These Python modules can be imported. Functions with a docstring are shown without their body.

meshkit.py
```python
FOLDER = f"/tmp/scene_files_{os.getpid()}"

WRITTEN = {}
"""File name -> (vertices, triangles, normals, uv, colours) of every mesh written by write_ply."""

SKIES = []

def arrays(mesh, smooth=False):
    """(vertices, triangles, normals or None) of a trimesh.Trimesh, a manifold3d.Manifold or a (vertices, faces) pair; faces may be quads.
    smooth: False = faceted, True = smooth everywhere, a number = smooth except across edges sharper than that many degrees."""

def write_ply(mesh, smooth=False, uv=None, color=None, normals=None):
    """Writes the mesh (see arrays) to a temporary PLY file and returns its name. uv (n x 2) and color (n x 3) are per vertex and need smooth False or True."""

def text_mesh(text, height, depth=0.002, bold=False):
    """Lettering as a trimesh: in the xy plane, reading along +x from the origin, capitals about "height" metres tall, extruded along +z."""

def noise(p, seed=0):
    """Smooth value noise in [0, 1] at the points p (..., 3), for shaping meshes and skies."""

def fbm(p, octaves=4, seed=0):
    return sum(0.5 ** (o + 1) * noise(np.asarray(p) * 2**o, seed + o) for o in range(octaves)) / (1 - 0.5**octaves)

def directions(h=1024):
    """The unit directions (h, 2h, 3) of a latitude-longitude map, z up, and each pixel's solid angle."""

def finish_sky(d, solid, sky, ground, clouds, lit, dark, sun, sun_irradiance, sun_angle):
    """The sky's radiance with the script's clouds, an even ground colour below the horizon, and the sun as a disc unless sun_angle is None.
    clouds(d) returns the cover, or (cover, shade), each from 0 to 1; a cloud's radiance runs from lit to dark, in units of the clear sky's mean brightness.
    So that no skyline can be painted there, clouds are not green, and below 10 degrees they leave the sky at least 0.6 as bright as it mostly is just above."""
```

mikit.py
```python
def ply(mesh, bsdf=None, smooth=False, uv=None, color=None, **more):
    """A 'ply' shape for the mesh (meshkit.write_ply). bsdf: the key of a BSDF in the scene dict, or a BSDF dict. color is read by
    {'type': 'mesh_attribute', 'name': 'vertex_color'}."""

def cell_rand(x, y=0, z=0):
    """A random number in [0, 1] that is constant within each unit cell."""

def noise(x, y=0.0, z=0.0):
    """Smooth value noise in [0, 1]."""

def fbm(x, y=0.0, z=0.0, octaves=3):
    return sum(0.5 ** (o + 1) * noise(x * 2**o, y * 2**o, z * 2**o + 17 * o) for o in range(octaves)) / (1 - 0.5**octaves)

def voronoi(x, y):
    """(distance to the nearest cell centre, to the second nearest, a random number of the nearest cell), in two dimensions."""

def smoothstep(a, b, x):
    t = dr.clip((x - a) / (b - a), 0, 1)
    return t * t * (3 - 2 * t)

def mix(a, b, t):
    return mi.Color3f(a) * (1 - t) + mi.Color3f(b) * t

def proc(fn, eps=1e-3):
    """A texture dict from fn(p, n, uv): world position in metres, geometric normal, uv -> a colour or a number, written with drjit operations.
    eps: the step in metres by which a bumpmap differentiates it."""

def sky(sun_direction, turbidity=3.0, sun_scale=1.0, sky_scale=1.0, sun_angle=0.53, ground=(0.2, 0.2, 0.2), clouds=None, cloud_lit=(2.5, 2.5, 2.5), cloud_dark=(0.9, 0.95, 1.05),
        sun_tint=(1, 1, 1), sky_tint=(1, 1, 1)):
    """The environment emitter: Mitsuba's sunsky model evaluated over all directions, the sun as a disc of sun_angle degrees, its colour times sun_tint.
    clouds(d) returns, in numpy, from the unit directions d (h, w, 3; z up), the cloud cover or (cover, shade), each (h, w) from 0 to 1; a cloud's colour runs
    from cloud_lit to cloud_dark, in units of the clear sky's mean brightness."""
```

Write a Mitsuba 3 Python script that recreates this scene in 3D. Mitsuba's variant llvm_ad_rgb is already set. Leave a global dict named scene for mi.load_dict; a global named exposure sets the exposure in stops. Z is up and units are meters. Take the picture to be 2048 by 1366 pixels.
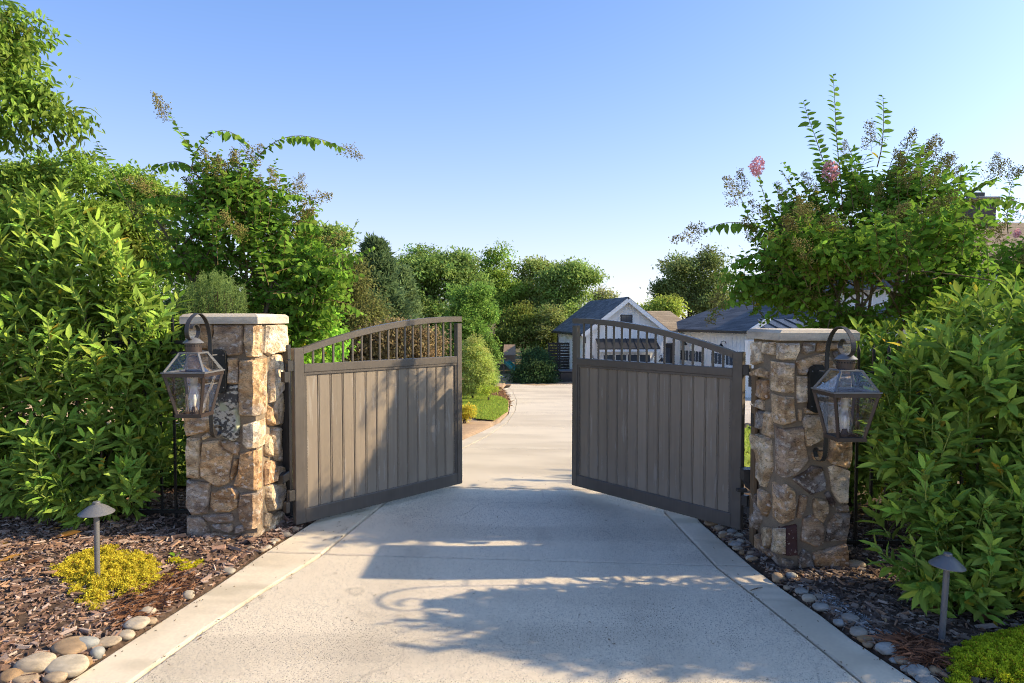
import math, random
import numpy as np, trimesh, shapely
from shapely.geometry import Polygon, LineString, box as sbox
from scipy.spatial import Delaunay
import drjit as dr, mitsuba as mi, mikit, meshkit
from mikit import noise, fbm, voronoi, smoothstep, mix, cell_rand, proc

T = mi.ScalarTransform4f
scene, labels = {}, {}

# ------------------------------------------------------------------ camera, sky, exposure
CAM, FPX, PITCH = np.array([0.0, 0.0, 1.72]), 1260.0, math.radians(2.09)
FWD, UPV = np.array([0, math.cos(PITCH), -math.sin(PITCH)]), np.array([0, math.sin(PITCH), math.cos(PITCH)])
scene['camera'] = {'type': 'perspective', 'fov': 2 * math.degrees(math.atan(1024 / FPX)), 'fov_axis': 'x', 'near_clip': 0.05, 'far_clip': 3000.0,
                   'to_world': T().look_at(origin=CAM.tolist(), target=(CAM + FWD).tolist(), up=[0, 0, 1])}
SUN = np.array([math.cos(math.radians(29.5)) * math.cos(math.radians(4.8)), math.cos(math.radians(29.5)) * math.sin(math.radians(4.8)), math.sin(math.radians(29.5))])
def horizon_haze(d):
    el = np.degrees(np.arcsin(np.clip(d[..., 2], -1, 1)))
    return np.clip(0.70 * np.exp(-np.clip(el - 1, 0, 90) / 8.5), 0, 1)
scene['sky'] = mikit.sky(SUN.tolist(), turbidity=6.0, sun_scale=0.70, sky_scale=0.86, sky_tint=(0.48, 0.655, 0.99), sun_tint=(0.97, 1.01, 0.98), ground=(0.22, 0.2, 0.16), clouds=horizon_haze, cloud_lit=(1.95, 1.88, 1.66))
exposure = 3.38
rng = np.random.default_rng(7)

# ------------------------------------------------------------------ helpers
def ray(px, py):
    return FWD + np.array([1, 0, 0]) * (px - 1024) / FPX + UPV * (683 - py) / FPX

def P(px, py, Y):
    """The point at depth Y that the photograph (2048 wide) shows at px, py."""
    d = ray(px, py)
    return CAM + d * (Y / d[1])

def PX(px, py, X):
    d = ray(px, py)
    return CAM + d * (X / d[0])

def zg(x, y):
    """The lie of the land: level at the gate, falling away down the drive, a slight cross fall."""
    x, y = np.asarray(x, float), np.asarray(y, float)
    t = np.clip((y - 5.0) / 2.0, 0, 1)
    slope = np.where(y < 7, 2.0 * (t ** 3 - t ** 4 / 2), 1.0 + (np.clip(y, 7, 33) - 7))
    cross = -0.018 * np.clip(x, -3, 3) * (1 - np.clip((y - 8) / 8, 0, 1))
    return cross - 0.0625 * slope

def G(px, py, dz=0.0):
    """The point of the ground that the photograph shows at px, py."""
    d = ray(px, py)
    z = 0.0
    for _ in range(60):
        k = (z + dz - CAM[2]) / d[2]
        p = CAM + d * k
        z = 0.5 * z + 0.5 * float(zg(p[0], min(p[1], 80)))
    return np.array([p[0], p[1], z + dz])

def key_for(name, parent=None):
    k = (parent + '__' if parent else '') + name
    if k not in scene and k not in labels:
        return k
    n = KEYS.get(k, 1)
    while f'{k}_{n:03d}' in scene or f'{k}_{n:03d}' in labels:
        n += 1
    KEYS[k] = n + 1
    return f'{k}_{n:03d}'
KEYS = {}

def say(k, label=None, category=None, group=None, kind=None):
    labels[k] = {a: b for a, b in (('label', label), ('category', category), ('group', group), ('kind', kind)) if b}
    return k

def thing(name, label, category, group=None):
    return say(key_for(name), label, category, group)

def put(name, mesh, bsdf, parent=None, smooth=False, kind=None, **kw):
    k = key_for(name, parent)
    scene[k] = mikit.ply(mesh, bsdf, smooth, **kw)
    if kind:
        labels[k] = {'kind': kind}
    return k

def put_shape(name, shape, M, parent=None):
    k = key_for(name, parent)
    scene[k] = {**shape, 'to_world': T(np.asarray(M, float).tolist())}
    return k

def bx(x0, x1, y0, y1, z0, z1, ch=0.0):
    """A box, its edges chamfered by ch."""
    ex = np.array([x1 - x0, y1 - y0, z1 - z0])
    c = np.array([x0 + x1, y0 + y1, z0 + z1]) / 2
    if ch <= 0:
        m = trimesh.creation.box(ex)
    else:
        h = ex / 2
        pts = []
        for s in np.ndindex(2, 2, 2):
            s = np.array(s) * 2 - 1
            for k in range(3):
                q = s * (h - ch)
                q[k] = s[k] * h[k]
                pts.append(q)
        m = trimesh.convex.convex_hull(np.array(pts))
    m.apply_translation(c)
    return m

def cat(ms):
    return trimesh.util.concatenate(list(ms))

def tube(points, radii, sides=8, cap=True):
    p = np.asarray(points, float)
    r = np.broadcast_to(np.asarray(radii, float), (len(p),))
    t = np.gradient(p, axis=0)
    t /= np.linalg.norm(t, axis=1, keepdims=True) + 1e-12
    ref = np.array([0, 0, 1.0]) if abs(t[:, 2]).mean() < 0.8 else np.array([1.0, 0, 0])
    a = np.cross(t, ref)
    a /= np.linalg.norm(a, axis=1, keepdims=True) + 1e-12
    b = np.cross(t, a)
    ang = np.arange(sides) * 2 * np.pi / sides
    v = p[:, None] + r[:, None, None] * (np.cos(ang)[None, :, None] * a[:, None] + np.sin(ang)[None, :, None] * b[:, None])
    n = len(p)
    i, j = np.meshgrid(np.arange(n - 1), np.arange(sides), indexing='ij')
    q = np.stack([i * sides + j, i * sides + (j + 1) % sides, (i + 1) * sides + (j + 1) % sides, (i + 1) * sides + j], -1).reshape(-1, 4)
    f = np.vstack([q[:, [0, 1, 2]], q[:, [0, 2, 3]]])
    v = v.reshape(-1, 3)
    if cap:
        v = np.vstack([v, p[:1], p[-1:]])
        jj = np.arange(sides)
        f = np.vstack([f, np.stack([jj * 0 + n * sides, (jj + 1) % sides, jj], 1), np.stack([jj * 0 + n * sides + 1, (n - 1) * sides + jj, (n - 1) * sides + (jj + 1) % sides], 1)])
    return trimesh.Trimesh(v, f[:, ::-1], process=False)

def strip(points, width_dir, width, thick):
    """A flat bar of the given width and thickness bent along the points."""
    p = np.asarray(points, float)
    t = np.gradient(p, axis=0)
    t /= np.linalg.norm(t, axis=1, keepdims=True)
    w = np.asarray(width_dir, float)
    n = np.cross(t, w)
    n /= np.linalg.norm(n, axis=1, keepdims=True)
    c = [p + w * sx * width / 2 + n * sn * thick / 2 for sx, sn in ((-1, -1), (1, -1), (1, 1), (-1, 1))]
    v = np.stack(c, 1)
    m = len(p)
    f = []
    for i in range(m - 1):
        for j in range(4):
            a, b, cc, d = i * 4 + j, i * 4 + (j + 1) % 4, (i + 1) * 4 + (j + 1) % 4, (i + 1) * 4 + j
            f += [[a, b, cc], [a, cc, d]]
    f += [[0, 2, 1], [0, 3, 2]]
    e = (m - 1) * 4
    f += [[e, e + 1, e + 2], [e, e + 2, e + 3]]
    o = trimesh.Trimesh(v.reshape(-1, 3), f, process=False)
    o.fix_normals()
    return o

def spline(pts, n):
    from scipy.interpolate import make_interp_spline
    p = np.asarray(pts, float)
    d = np.concatenate([[0], np.cumsum(np.linalg.norm(np.diff(p, axis=0), axis=1))])
    return make_interp_spline(d, p, k=min(3, len(p) - 1))(np.linspace(0, d[-1], n))

def lathe(profile, sides=20):
    m = trimesh.creation.revolve(np.asarray(profile, float), sections=sides)
    return m

def moved(m, xyz):
    m = m.copy()
    m.apply_translation(xyz)
    return m

def bar(a, b, w, d=None, up=(0, 0, 1)):
    """A straight square bar from a to b."""
    a, b = np.asarray(a, float), np.asarray(b, float)
    t = (b - a) / np.linalg.norm(b - a)
    up = np.asarray(up, float)
    if abs(t @ up) > 0.97:
        up = np.array([0, 1.0, 0])
    s = np.cross(t, up)
    s /= np.linalg.norm(s)
    u = np.cross(s, t)
    m = trimesh.creation.box([np.linalg.norm(b - a), w, d or w])
    M = np.eye(4)
    M[:3, 0], M[:3, 1], M[:3, 2], M[:3, 3] = t, s, u, (a + b) / 2
    m.apply_transform(M)
    return m

def drape(poly, step, zfn, skirt=0.0, edge_dip=0.0):
    """A sheet over the plan polygon, at height zfn(x, y)."""
    poly = shapely.segmentize(poly, step)
    ring = np.array(poly.exterior.coords)[:-1]
    x0, y0, x1, y1 = poly.bounds
    gx, gy = np.meshgrid(np.arange(x0 + step / 2, x1, step), np.arange(y0 + step / 2, y1, step))
    g = np.c_[gx.ravel(), gy.ravel()]
    inner = poly.buffer(-step * 0.45)
    g = g[shapely.contains_xy(inner, g[:, 0], g[:, 1])] if not inner.is_empty else g[:0]
    rims = [ring]
    if edge_dip:
        b = poly.buffer(-0.012, join_style=2)
        b = max(getattr(b, 'geoms', [b]), key=lambda q: q.area)
        rims.append(np.array(shapely.segmentize(b, step).exterior.coords)[:-1])
    p = np.vstack(rims + [g])
    tri = Delaunay(p).simplices
    c = p[tri].mean(1)
    tri = tri[shapely.contains_xy(poly, c[:, 0], c[:, 1])]
    a = p[tri]
    area = (a[:, 1, 0] - a[:, 0, 0]) * (a[:, 2, 1] - a[:, 0, 1]) - (a[:, 1, 1] - a[:, 0, 1]) * (a[:, 2, 0] - a[:, 0, 0])
    tri = np.where((area < 0)[:, None], tri[:, ::-1], tri)[abs(area) > 1e-9]
    z = zfn(p[:, 0], p[:, 1])
    n = len(ring)
    if edge_dip:
        z[:n] -= edge_dip
    v = np.c_[p, z]
    if skirt:
        ccw = poly.exterior.is_ccw
        low = np.c_[ring, z[:n] - skirt]
        i = np.arange(n)
        j = (i + 1) % n
        o = len(v)
        s = np.vstack([np.stack([i, o + i, o + j], 1), np.stack([i, o + j, j], 1)])
        v, tri = np.vstack([v, low]), np.vstack([tri, s if ccw else s[:, ::-1]])
    return trimesh.Trimesh(v, tri, process=False)

# ------------------------------------------------------------------ materials
def mat(name, d, two=True):
    scene[name] = {'type': 'twosided', 'bsdf': d} if two else d

def rgb(*c):
    return {'type': 'rgb', 'value': list(map(float, c))}

def bumped(inner, fn, scale, eps=1e-3):
    return {'type': 'bumpmap', 'arbitrary': proc(fn, eps), 'scale': float(scale), 'bsdf': inner}

def aggregate(p, n, uv):
    d1, d2, r = voronoi(p.x * 130, p.y * 130)
    base = mix((0.60, 0.53, 0.415), (0.51, 0.45, 0.35), fbm(p.x * 0.9, p.y * 0.9, 3.0))
    pebble = mix((0.36, 0.30, 0.23), (0.74, 0.64, 0.51), r)
    c = mix(base, pebble, 0.75 * smoothstep(0.6, 0.30, d1))
    dark = smoothstep(0.80, 0.90, r) * smoothstep(0.55, 0.3, d1)
    c = mix(c, (0.13, 0.12, 0.12), 0.85 * dark)
    tyre = dr.exp(-dr.square((dr.abs(p.x - 0.03) - 0.78) / 0.20)) * (0.4 + 0.6 * fbm(p.x * 2, p.y * 0.7, 5.0))
    c = c * (1.0 - 0.17 * tyre)
    spot = smoothstep(0.70, 0.78, fbm(p.x * 4.2 + 3, p.y * 4.2, 9.0, 3))
    c = c * (1.0 - 0.09 * spot)
    crk = dr.abs(fbm(p.x * 0.8 + 5, p.y * 0.8 + 1, 4.0, 4) - 0.5)
    c = c * (1.0 - 0.32 * smoothstep(0.005, 0.0, crk) * smoothstep(0.45, 0.6, fbm(p.x * 0.7, p.y * 0.7, 1.0, 2)))
    stain = smoothstep(0.52, 0.72, fbm(p.x * 0.6 + 7, p.y * 2.2, 1.0))
    return c * (1.0 - 0.14 * stain)
mat('exposed_aggregate', {'type': 'principled', 'base_color': proc(aggregate), 'roughness': 0.8, 'specular': 0.3})

def smooth_concrete(p, n, uv):
    f = fbm(p.x * 3, p.y * 3, p.z * 3)
    g = noise(p.x * 90, p.y * 90, p.z * 90)
    c = mix((0.58, 0.50, 0.385), (0.50, 0.43, 0.325), smoothstep(0.35, 0.65, f)) * (0.93 + 0.12 * g)
    return mix(c, (0.30, 0.26, 0.18), 0.5 * smoothstep(0.6, 0.8, fbm(p.x * 1.1, p.y * 5, 8.0)))
mat('kerb_concrete', {'type': 'principled', 'base_color': proc(smooth_concrete), 'roughness': 0.8, 'specular': 0.3})

def far_concrete(p, n, uv):
    f = fbm(p.x * 0.5, p.y * 1.6, 0.0, 4)
    c = mix((0.45, 0.395, 0.315), (0.38, 0.33, 0.26), smoothstep(0.3, 0.7, f))
    streak = fbm(p.x * 2.0, p.y * 3.0, 2.0)
    return c * (0.92 + 0.16 * streak)
mat('far_concrete', {'type': 'principled', 'base_color': proc(far_concrete), 'roughness': 0.85, 'specular': 0.25})

def soil(p, n, uv):
    f = fbm(p.x * 6, p.y * 6, 0.0, 4)
    g = noise(p.x * 60, p.y * 60)
    road = mix((0.30, 0.285, 0.26), (0.38, 0.36, 0.33), fbm(p.x * 0.6, p.y * 0.6)) * (0.85 + 0.3 * g)
    verge = mix((0.12, 0.16, 0.04), (0.19, 0.22, 0.06), f)
    near = mix((0.045, 0.03, 0.022), (0.11, 0.075, 0.055), f) * (0.6 + 0.8 * g)
    straw = mix((0.21, 0.145, 0.095), (0.36, 0.255, 0.165), fbm(p.x * 3, p.y * 14, 0.0, 4))
    wood = mix((0.05, 0.045, 0.022), (0.12, 0.10, 0.045), fbm(p.x * 0.7, p.y * 0.7, 0.0, 4))
    c = mix(near, straw, smoothstep(5.8, 7.5, p.y))
    c = mix(c, verge, smoothstep(1.6, 1.0, p.y))
    c = mix(c, road, smoothstep(-2.9, -3.0, p.y) * smoothstep(-12.1, -12.0, p.y))
    return mix(c, wood, smoothstep(32, 40, p.y + 0.7 * abs(p.x)))
mat('soil', {'type': 'principled', 'base_color': proc(soil), 'roughness': 0.95, 'specular': 0.15})

def lawn_fn(p, n, uv):
    f = fbm(p.x * 1.5, p.y * 1.5, 0.0, 3)
    g = noise(p.x * 40, p.y * 25)
    return mix((0.23, 0.29, 0.06), (0.33, 0.37, 0.085), f) * (0.65 + 0.6 * g)
mat('lawn_green', {'type': 'diffuse', 'reflectance': proc(lawn_fn)})

STOPS = [(0.55, 0.46, 0.33), (0.41, 0.31, 0.19), (0.33, 0.20, 0.10), (0.225, 0.19, 0.155), (0.065, 0.045, 0.037)]
def stone_fn(p, n, uv):
    c = mi.Color3f(STOPS[0])
    for i in range(4):
        c = mix(c, STOPS[i + 1], dr.clip(uv.x * 4 - i, 0, 1))
    s = uv.y * 37.0
    f = fbm(p.x * 14 + s, p.y * 14, p.z * 14, 4)
    c = mix(c * 1.28, c * mi.Color3f(0.62, 0.56, 0.52), smoothstep(0.32, 0.68, f))
    rust = smoothstep(0.58, 0.72, fbm(p.x * 9 + 4 + s, p.y * 9, p.z * 6, 3))
    c = mix(c, mi.Color3f(0.34, 0.20, 0.09), 0.40 * rust)
    grey = smoothstep(0.56, 0.7, fbm(p.x * 7 - 9 + s, p.y * 7 + 3, p.z * 7, 3))
    c = mix(c, mi.Color3f(0.25, 0.23, 0.21), 0.55 * grey)
    sp = noise(p.x * 160, p.y * 160, p.z * 160)
    vein = dr.abs(fbm(p.x * 22 + s, p.y * 22, p.z * 34, 4) - 0.5)
    c = c * (1.0 - 0.50 * smoothstep(0.035, 0.0, vein))
    pale = smoothstep(0.60, 0.70, fbm(p.x * 40, p.y * 40 + s, p.z * 40, 3))
    c = mix(c, mi.Color3f(0.58, 0.53, 0.46), 0.40 * pale)
    return c * (0.74 + 0.48 * sp) * (0.70 + 1.05 * uv.y)
def stone_bump(p, n, uv):
    return fbm(p.x * 45, p.y * 45, p.z * 45, 3) + 0.9 * fbm(p.x * 15, p.y * 15, p.z * 22, 2)
mat('field_stone', bumped({'type': 'principled', 'base_color': proc(stone_fn), 'roughness': 0.85, 'specular': 0.25}, stone_bump, 0.018, 2e-3))
def lichen_fn(p, n, uv):
    f = fbm(p.x * 48, p.y * 48, p.z * 48, 4)
    w = fbm(p.x * 7 + 3, p.y * 7, p.z * 7, 2)
    c = mix((0.065, 0.06, 0.055), (0.40, 0.37, 0.31), smoothstep(0.44, 0.56, 0.75 * f + 0.25 * w))
    return mix(c, (0.34, 0.35, 0.24), smoothstep(0.60, 0.64, fbm(p.x * 6 - 2, p.y * 6, p.z * 6 + 1.3, 2)))
mat('lichen_stone', bumped({'type': 'principled', 'base_color': proc(lichen_fn), 'roughness': 0.9, 'specular': 0.2}, stone_bump, 0.010, 2e-3))
def speckled_fn(p, n, uv):
    f = fbm(p.x * 75, p.y * 75, p.z * 75, 2)
    return mix((0.07, 0.033, 0.028), (0.36, 0.27, 0.2), smoothstep(0.68, 0.74, f)) * (0.5 + uv.y)
mat('speckled_stone', bumped({'type': 'principled', 'base_color': proc(speckled_fn), 'roughness': 0.85, 'specular': 0.25}, stone_bump, 0.010, 2e-3))
def mortar_fn(p, n, uv):
    return mix((0.26, 0.205, 0.145), (0.16, 0.125, 0.09), fbm(p.x * 18, p.y * 18, p.z * 18)) * (0.8 + 0.4 * noise(p.x * 170, p.y * 170, p.z * 170))
mat('mortar', {'type': 'principled', 'base_color': proc(mortar_fn), 'roughness': 0.95, 'specular': 0.15})
def cap_fn(p, n, uv):
    f = fbm(p.x * 7, p.y * 7, p.z * 16, 4)
    return mix((0.50, 0.43, 0.335), (0.36, 0.305, 0.24), smoothstep(0.35, 0.7, f)) * (0.87 + 0.22 * noise(p.x * 140, p.y * 140, p.z * 140))
mat('cap_concrete', {'type': 'principled', 'base_color': proc(cap_fn), 'roughness': 0.85, 'specular': 0.25})

def board_fn(p, n, uv):
    h = p.x * 0.69 + p.y * 0.72
    k = p.x * 0.69 - p.y * 0.72
    g = fbm((p.x - p.y) * 60, (p.x + p.y) * 60, p.z * 1.6, 3)
    b = cell_rand(uv.x * 40.0)
    c = mix((0.240, 0.196, 0.150), (0.190, 0.153, 0.115), g)
    c = c * (0.86 + 0.28 * b) * (0.90 + 0.20 * fbm(p.x * 3, p.y * 3, p.z * 2))
    grime = smoothstep(0.42, 0.10, p.z + 0.35 * (fbm(p.x * 5, p.y * 5, p.z * 3) - 0.5))
    c = mix(c, (0.27, 0.235, 0.19), 0.40 * grime)
    scuff = smoothstep(0.66, 0.72, fbm((p.x - p.y) * 26, (p.x + p.y) * 26, p.z * 3.0, 3))
    return mix(c, (0.33, 0.30, 0.27), 0.34 * scuff)
mat('taupe_board', {'type': 'principled', 'base_color': proc(board_fn), 'roughness': 0.55, 'specular': 0.4})
def frame_fn(p, n, uv):
    return mix((0.110, 0.094, 0.080), (0.080, 0.068, 0.057), fbm(p.x * 9, p.y * 9, p.z * 9, 4)) * (0.93 + 0.14 * noise(p.x * 90, p.y * 90, p.z * 8))
mat('taupe_frame', {'type': 'principled', 'base_color': proc(frame_fn), 'roughness': 0.38, 'specular': 0.5})
mat('dark_metal', {'type': 'principled', 'base_color': rgb(0.035, 0.032, 0.03), 'roughness': 0.45, 'specular': 0.5})
mat('black_iron', {'type': 'principled', 'base_color': rgb(0.012, 0.012, 0.012), 'roughness': 0.45, 'specular': 0.5})
def copper_fn(p, n, uv):
    return mix((0.068, 0.045, 0.037), (0.045, 0.035, 0.032), fbm(p.x * 30, p.y * 30, p.z * 12))
mat('aged_copper', {'type': 'principled', 'base_color': proc(copper_fn), 'roughness': 0.42, 'metallic': 0.45, 'specular': 0.6})
mat('slate_metal', {'type': 'principled', 'base_color': rgb(0.14, 0.14, 0.145), 'roughness': 0.42, 'metallic': 0.2, 'specular': 0.5})
mat('pane_glass', {'type': 'thindielectric', 'int_ior': 1.5}, False)
mat('burner_white', {'type': 'diffuse', 'reflectance': rgb(0.6, 0.56, 0.48)})
def post_fn(p, n, uv):
    return mix((0.22, 0.15, 0.09), (0.13, 0.09, 0.055), fbm(p.x * 40, p.y * 40, p.z * 2))
mat('post_wood', {'type': 'diffuse', 'reflectance': proc(post_fn)})

def siding_fn(p, n, uv):
    return mi.Color3f(0.88, 0.86, 0.80) * (0.97 + 0.05 * fbm(p.x, p.y, p.z))
mat('white_siding', {'type': 'principled', 'base_color': proc(siding_fn), 'roughness': 0.6, 'specular': 0.3})
mat('white_trim', {'type': 'principled', 'base_color': rgb(0.8, 0.8, 0.78), 'roughness': 0.5, 'specular': 0.35})
def shingle_fn(p, n, uv):
    row = dr.floor(p.z / 0.105)
    a = (p.x + p.y) * 3.1 + row * 0.37
    r = cell_rand(a, row)
    edge = smoothstep(0.0, 0.12, p.z / 0.105 - row)
    return mix((0.065, 0.068, 0.072), (0.14, 0.14, 0.142), r) * (0.55 + 0.45 * edge)
mat('slate_shingle', {'type': 'principled', 'base_color': proc(shingle_fn), 'roughness': 0.75, 'specular': 0.3})
def tan_roof(p, n, uv):
    row = dr.floor(p.z / 0.14)
    return mix((0.24, 0.19, 0.14), (0.33, 0.27, 0.2), cell_rand((p.x + p.y) * 2.5 + row * 0.4, row)) * (0.6 + 0.4 * smoothstep(0.0, 0.2, p.z / 0.14 - row))
mat('tan_shingle', {'type': 'diffuse', 'reflectance': proc(tan_roof)})
mat('seam_metal', {'type': 'principled', 'base_color': rgb(0.045, 0.045, 0.048), 'roughness': 0.4, 'metallic': 0.3})
mat('window_dark', {'type': 'principled', 'base_color': rgb(0.05, 0.06, 0.075), 'roughness': 0.08, 'specular': 0.7})
mat('chimney_brick', {'type': 'diffuse', 'reflectance': rgb(0.12, 0.10, 0.095)})
mat('slide_green', {'type': 'principled', 'base_color': rgb(0.03, 0.20, 0.16), 'roughness': 0.35})
mat('play_wood', {'type': 'diffuse', 'reflectance': rgb(0.30, 0.22, 0.16)})
def bark_fn(p, n, uv):
    return mix((0.13, 0.095, 0.065), (0.25, 0.19, 0.13), fbm(p.x * 16, p.y * 16, p.z * 4))
mat('smooth_bark', {'type': 'diffuse', 'reflectance': proc(bark_fn)})
mat('dark_bark', {'type': 'diffuse', 'reflectance': rgb(0.06, 0.047, 0.036)})
VC = {'type': 'mesh_attribute', 'name': 'vertex_color'}
mat('leaf', {'type': 'principledthin', 'base_color': VC, 'roughness': 0.42, 'diff_trans': 0.8, 'eta': 1.45}, False)
mat('glossy_leaf', {'type': 'principledthin', 'base_color': VC, 'roughness': 0.22, 'diff_trans': 0.5, 'eta': 1.7}, False)
mat('tinted', {'type': 'principled', 'base_color': VC, 'roughness': 0.8, 'specular': 0.25})
def pebble_fn(p, n, uv):
    c = mix((0.44, 0.38, 0.29), (0.30, 0.19, 0.10), smoothstep(0.1, 0.8, uv.x))
    c = mix(c, (0.29, 0.29, 0.27), smoothstep(0.2, 0.8, uv.y))
    band = fbm(p.x * 9 + uv.y * 40, p.z * 60 + p.y * 22, uv.x * 31, 3)
    c = c * (0.72 + 0.56 * band)
    return c * (0.55 + 0.6 * fbm(p.x * 30 + uv.x * 9, p.y * 30, p.z * 30, 3))
mat('river_pebble', {'type': 'principled', 'base_color': proc(pebble_fn), 'roughness': 0.7, 'specular': 0.3})
# ------------------------------------------------------------------ ground, drive, lawn
left_out = [(-3.3, -3.0), (-2.8, -1.0), (-2.62, 1.0)] + [tuple(G(*q)[:2]) for q in ((130, 1366), (300, 1255), (430, 1172), (520, 1110), (600, 1060))]
left_in = [(-2.95, -3.0), (-2.48, -1.0), (-2.30, 1.0)] + [tuple(G(*q)[:2]) for q in ((262, 1366), (400, 1266), (520, 1187), (637, 1114), (750, 1022))]
far_out = [tuple(G(*q)[:2]) for q in ((925, 880), (962, 864), (1000, 845), (1017, 828), (1021, 805), (1012, 787), (1003, 778))]
far_in = [tuple(G(*q)[:2]) for q in ((925, 897), (975, 872), (1014, 846), (1030, 822), (1034, 802), (1026, 784), (1018, 775))]
right_out = [(3.0, -3.0), (2.5, -1.0), (2.33, 1.0)] + [tuple(G(*q)[:2]) for q in ((1840, 1366), (1707, 1279), (1643, 1230), (1570, 1180), (1508, 1135), (1402, 1044))]
right_in = [(2.65, -3.0), (2.18, -1.0), (2.02, 1.0)] + [tuple(G(*q)[:2]) for q in ((1725, 1366), (1564, 1236), (1500, 1185), (1435, 1136), (1330, 1026))]
L_out, L_in = left_out + far_out, left_in + far_in
R_tail = [(1.72, 7.0), (2.1, 9.5), (3.3, 12.0), (6.5, 14.2), (12.0, 15.0), (12.0, 19.0)]
court = R_tail + [(11.6, 28.0), (9.3, 36.2), (8.2, 33.4), (3.9, 32.6), (2.3, 31.8), (1.2, 30.4), (0.5, 31.5), (-0.2, 33.5)]
pave_poly = Polygon(L_out + court[::-1] + right_out[::-1]).buffer(0)
drive_poly = Polygon(L_in + [(0.0, 33.0)] + court[::-1][1:] + right_in[::-1]).buffer(0)
kerb_l = Polygon(L_out + L_in[::-1]).buffer(0)
kerb_r = Polygon(right_out + [(1.72, 7.0), (1.42, 7.0)] + right_in[::-1]).buffer(0)

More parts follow.
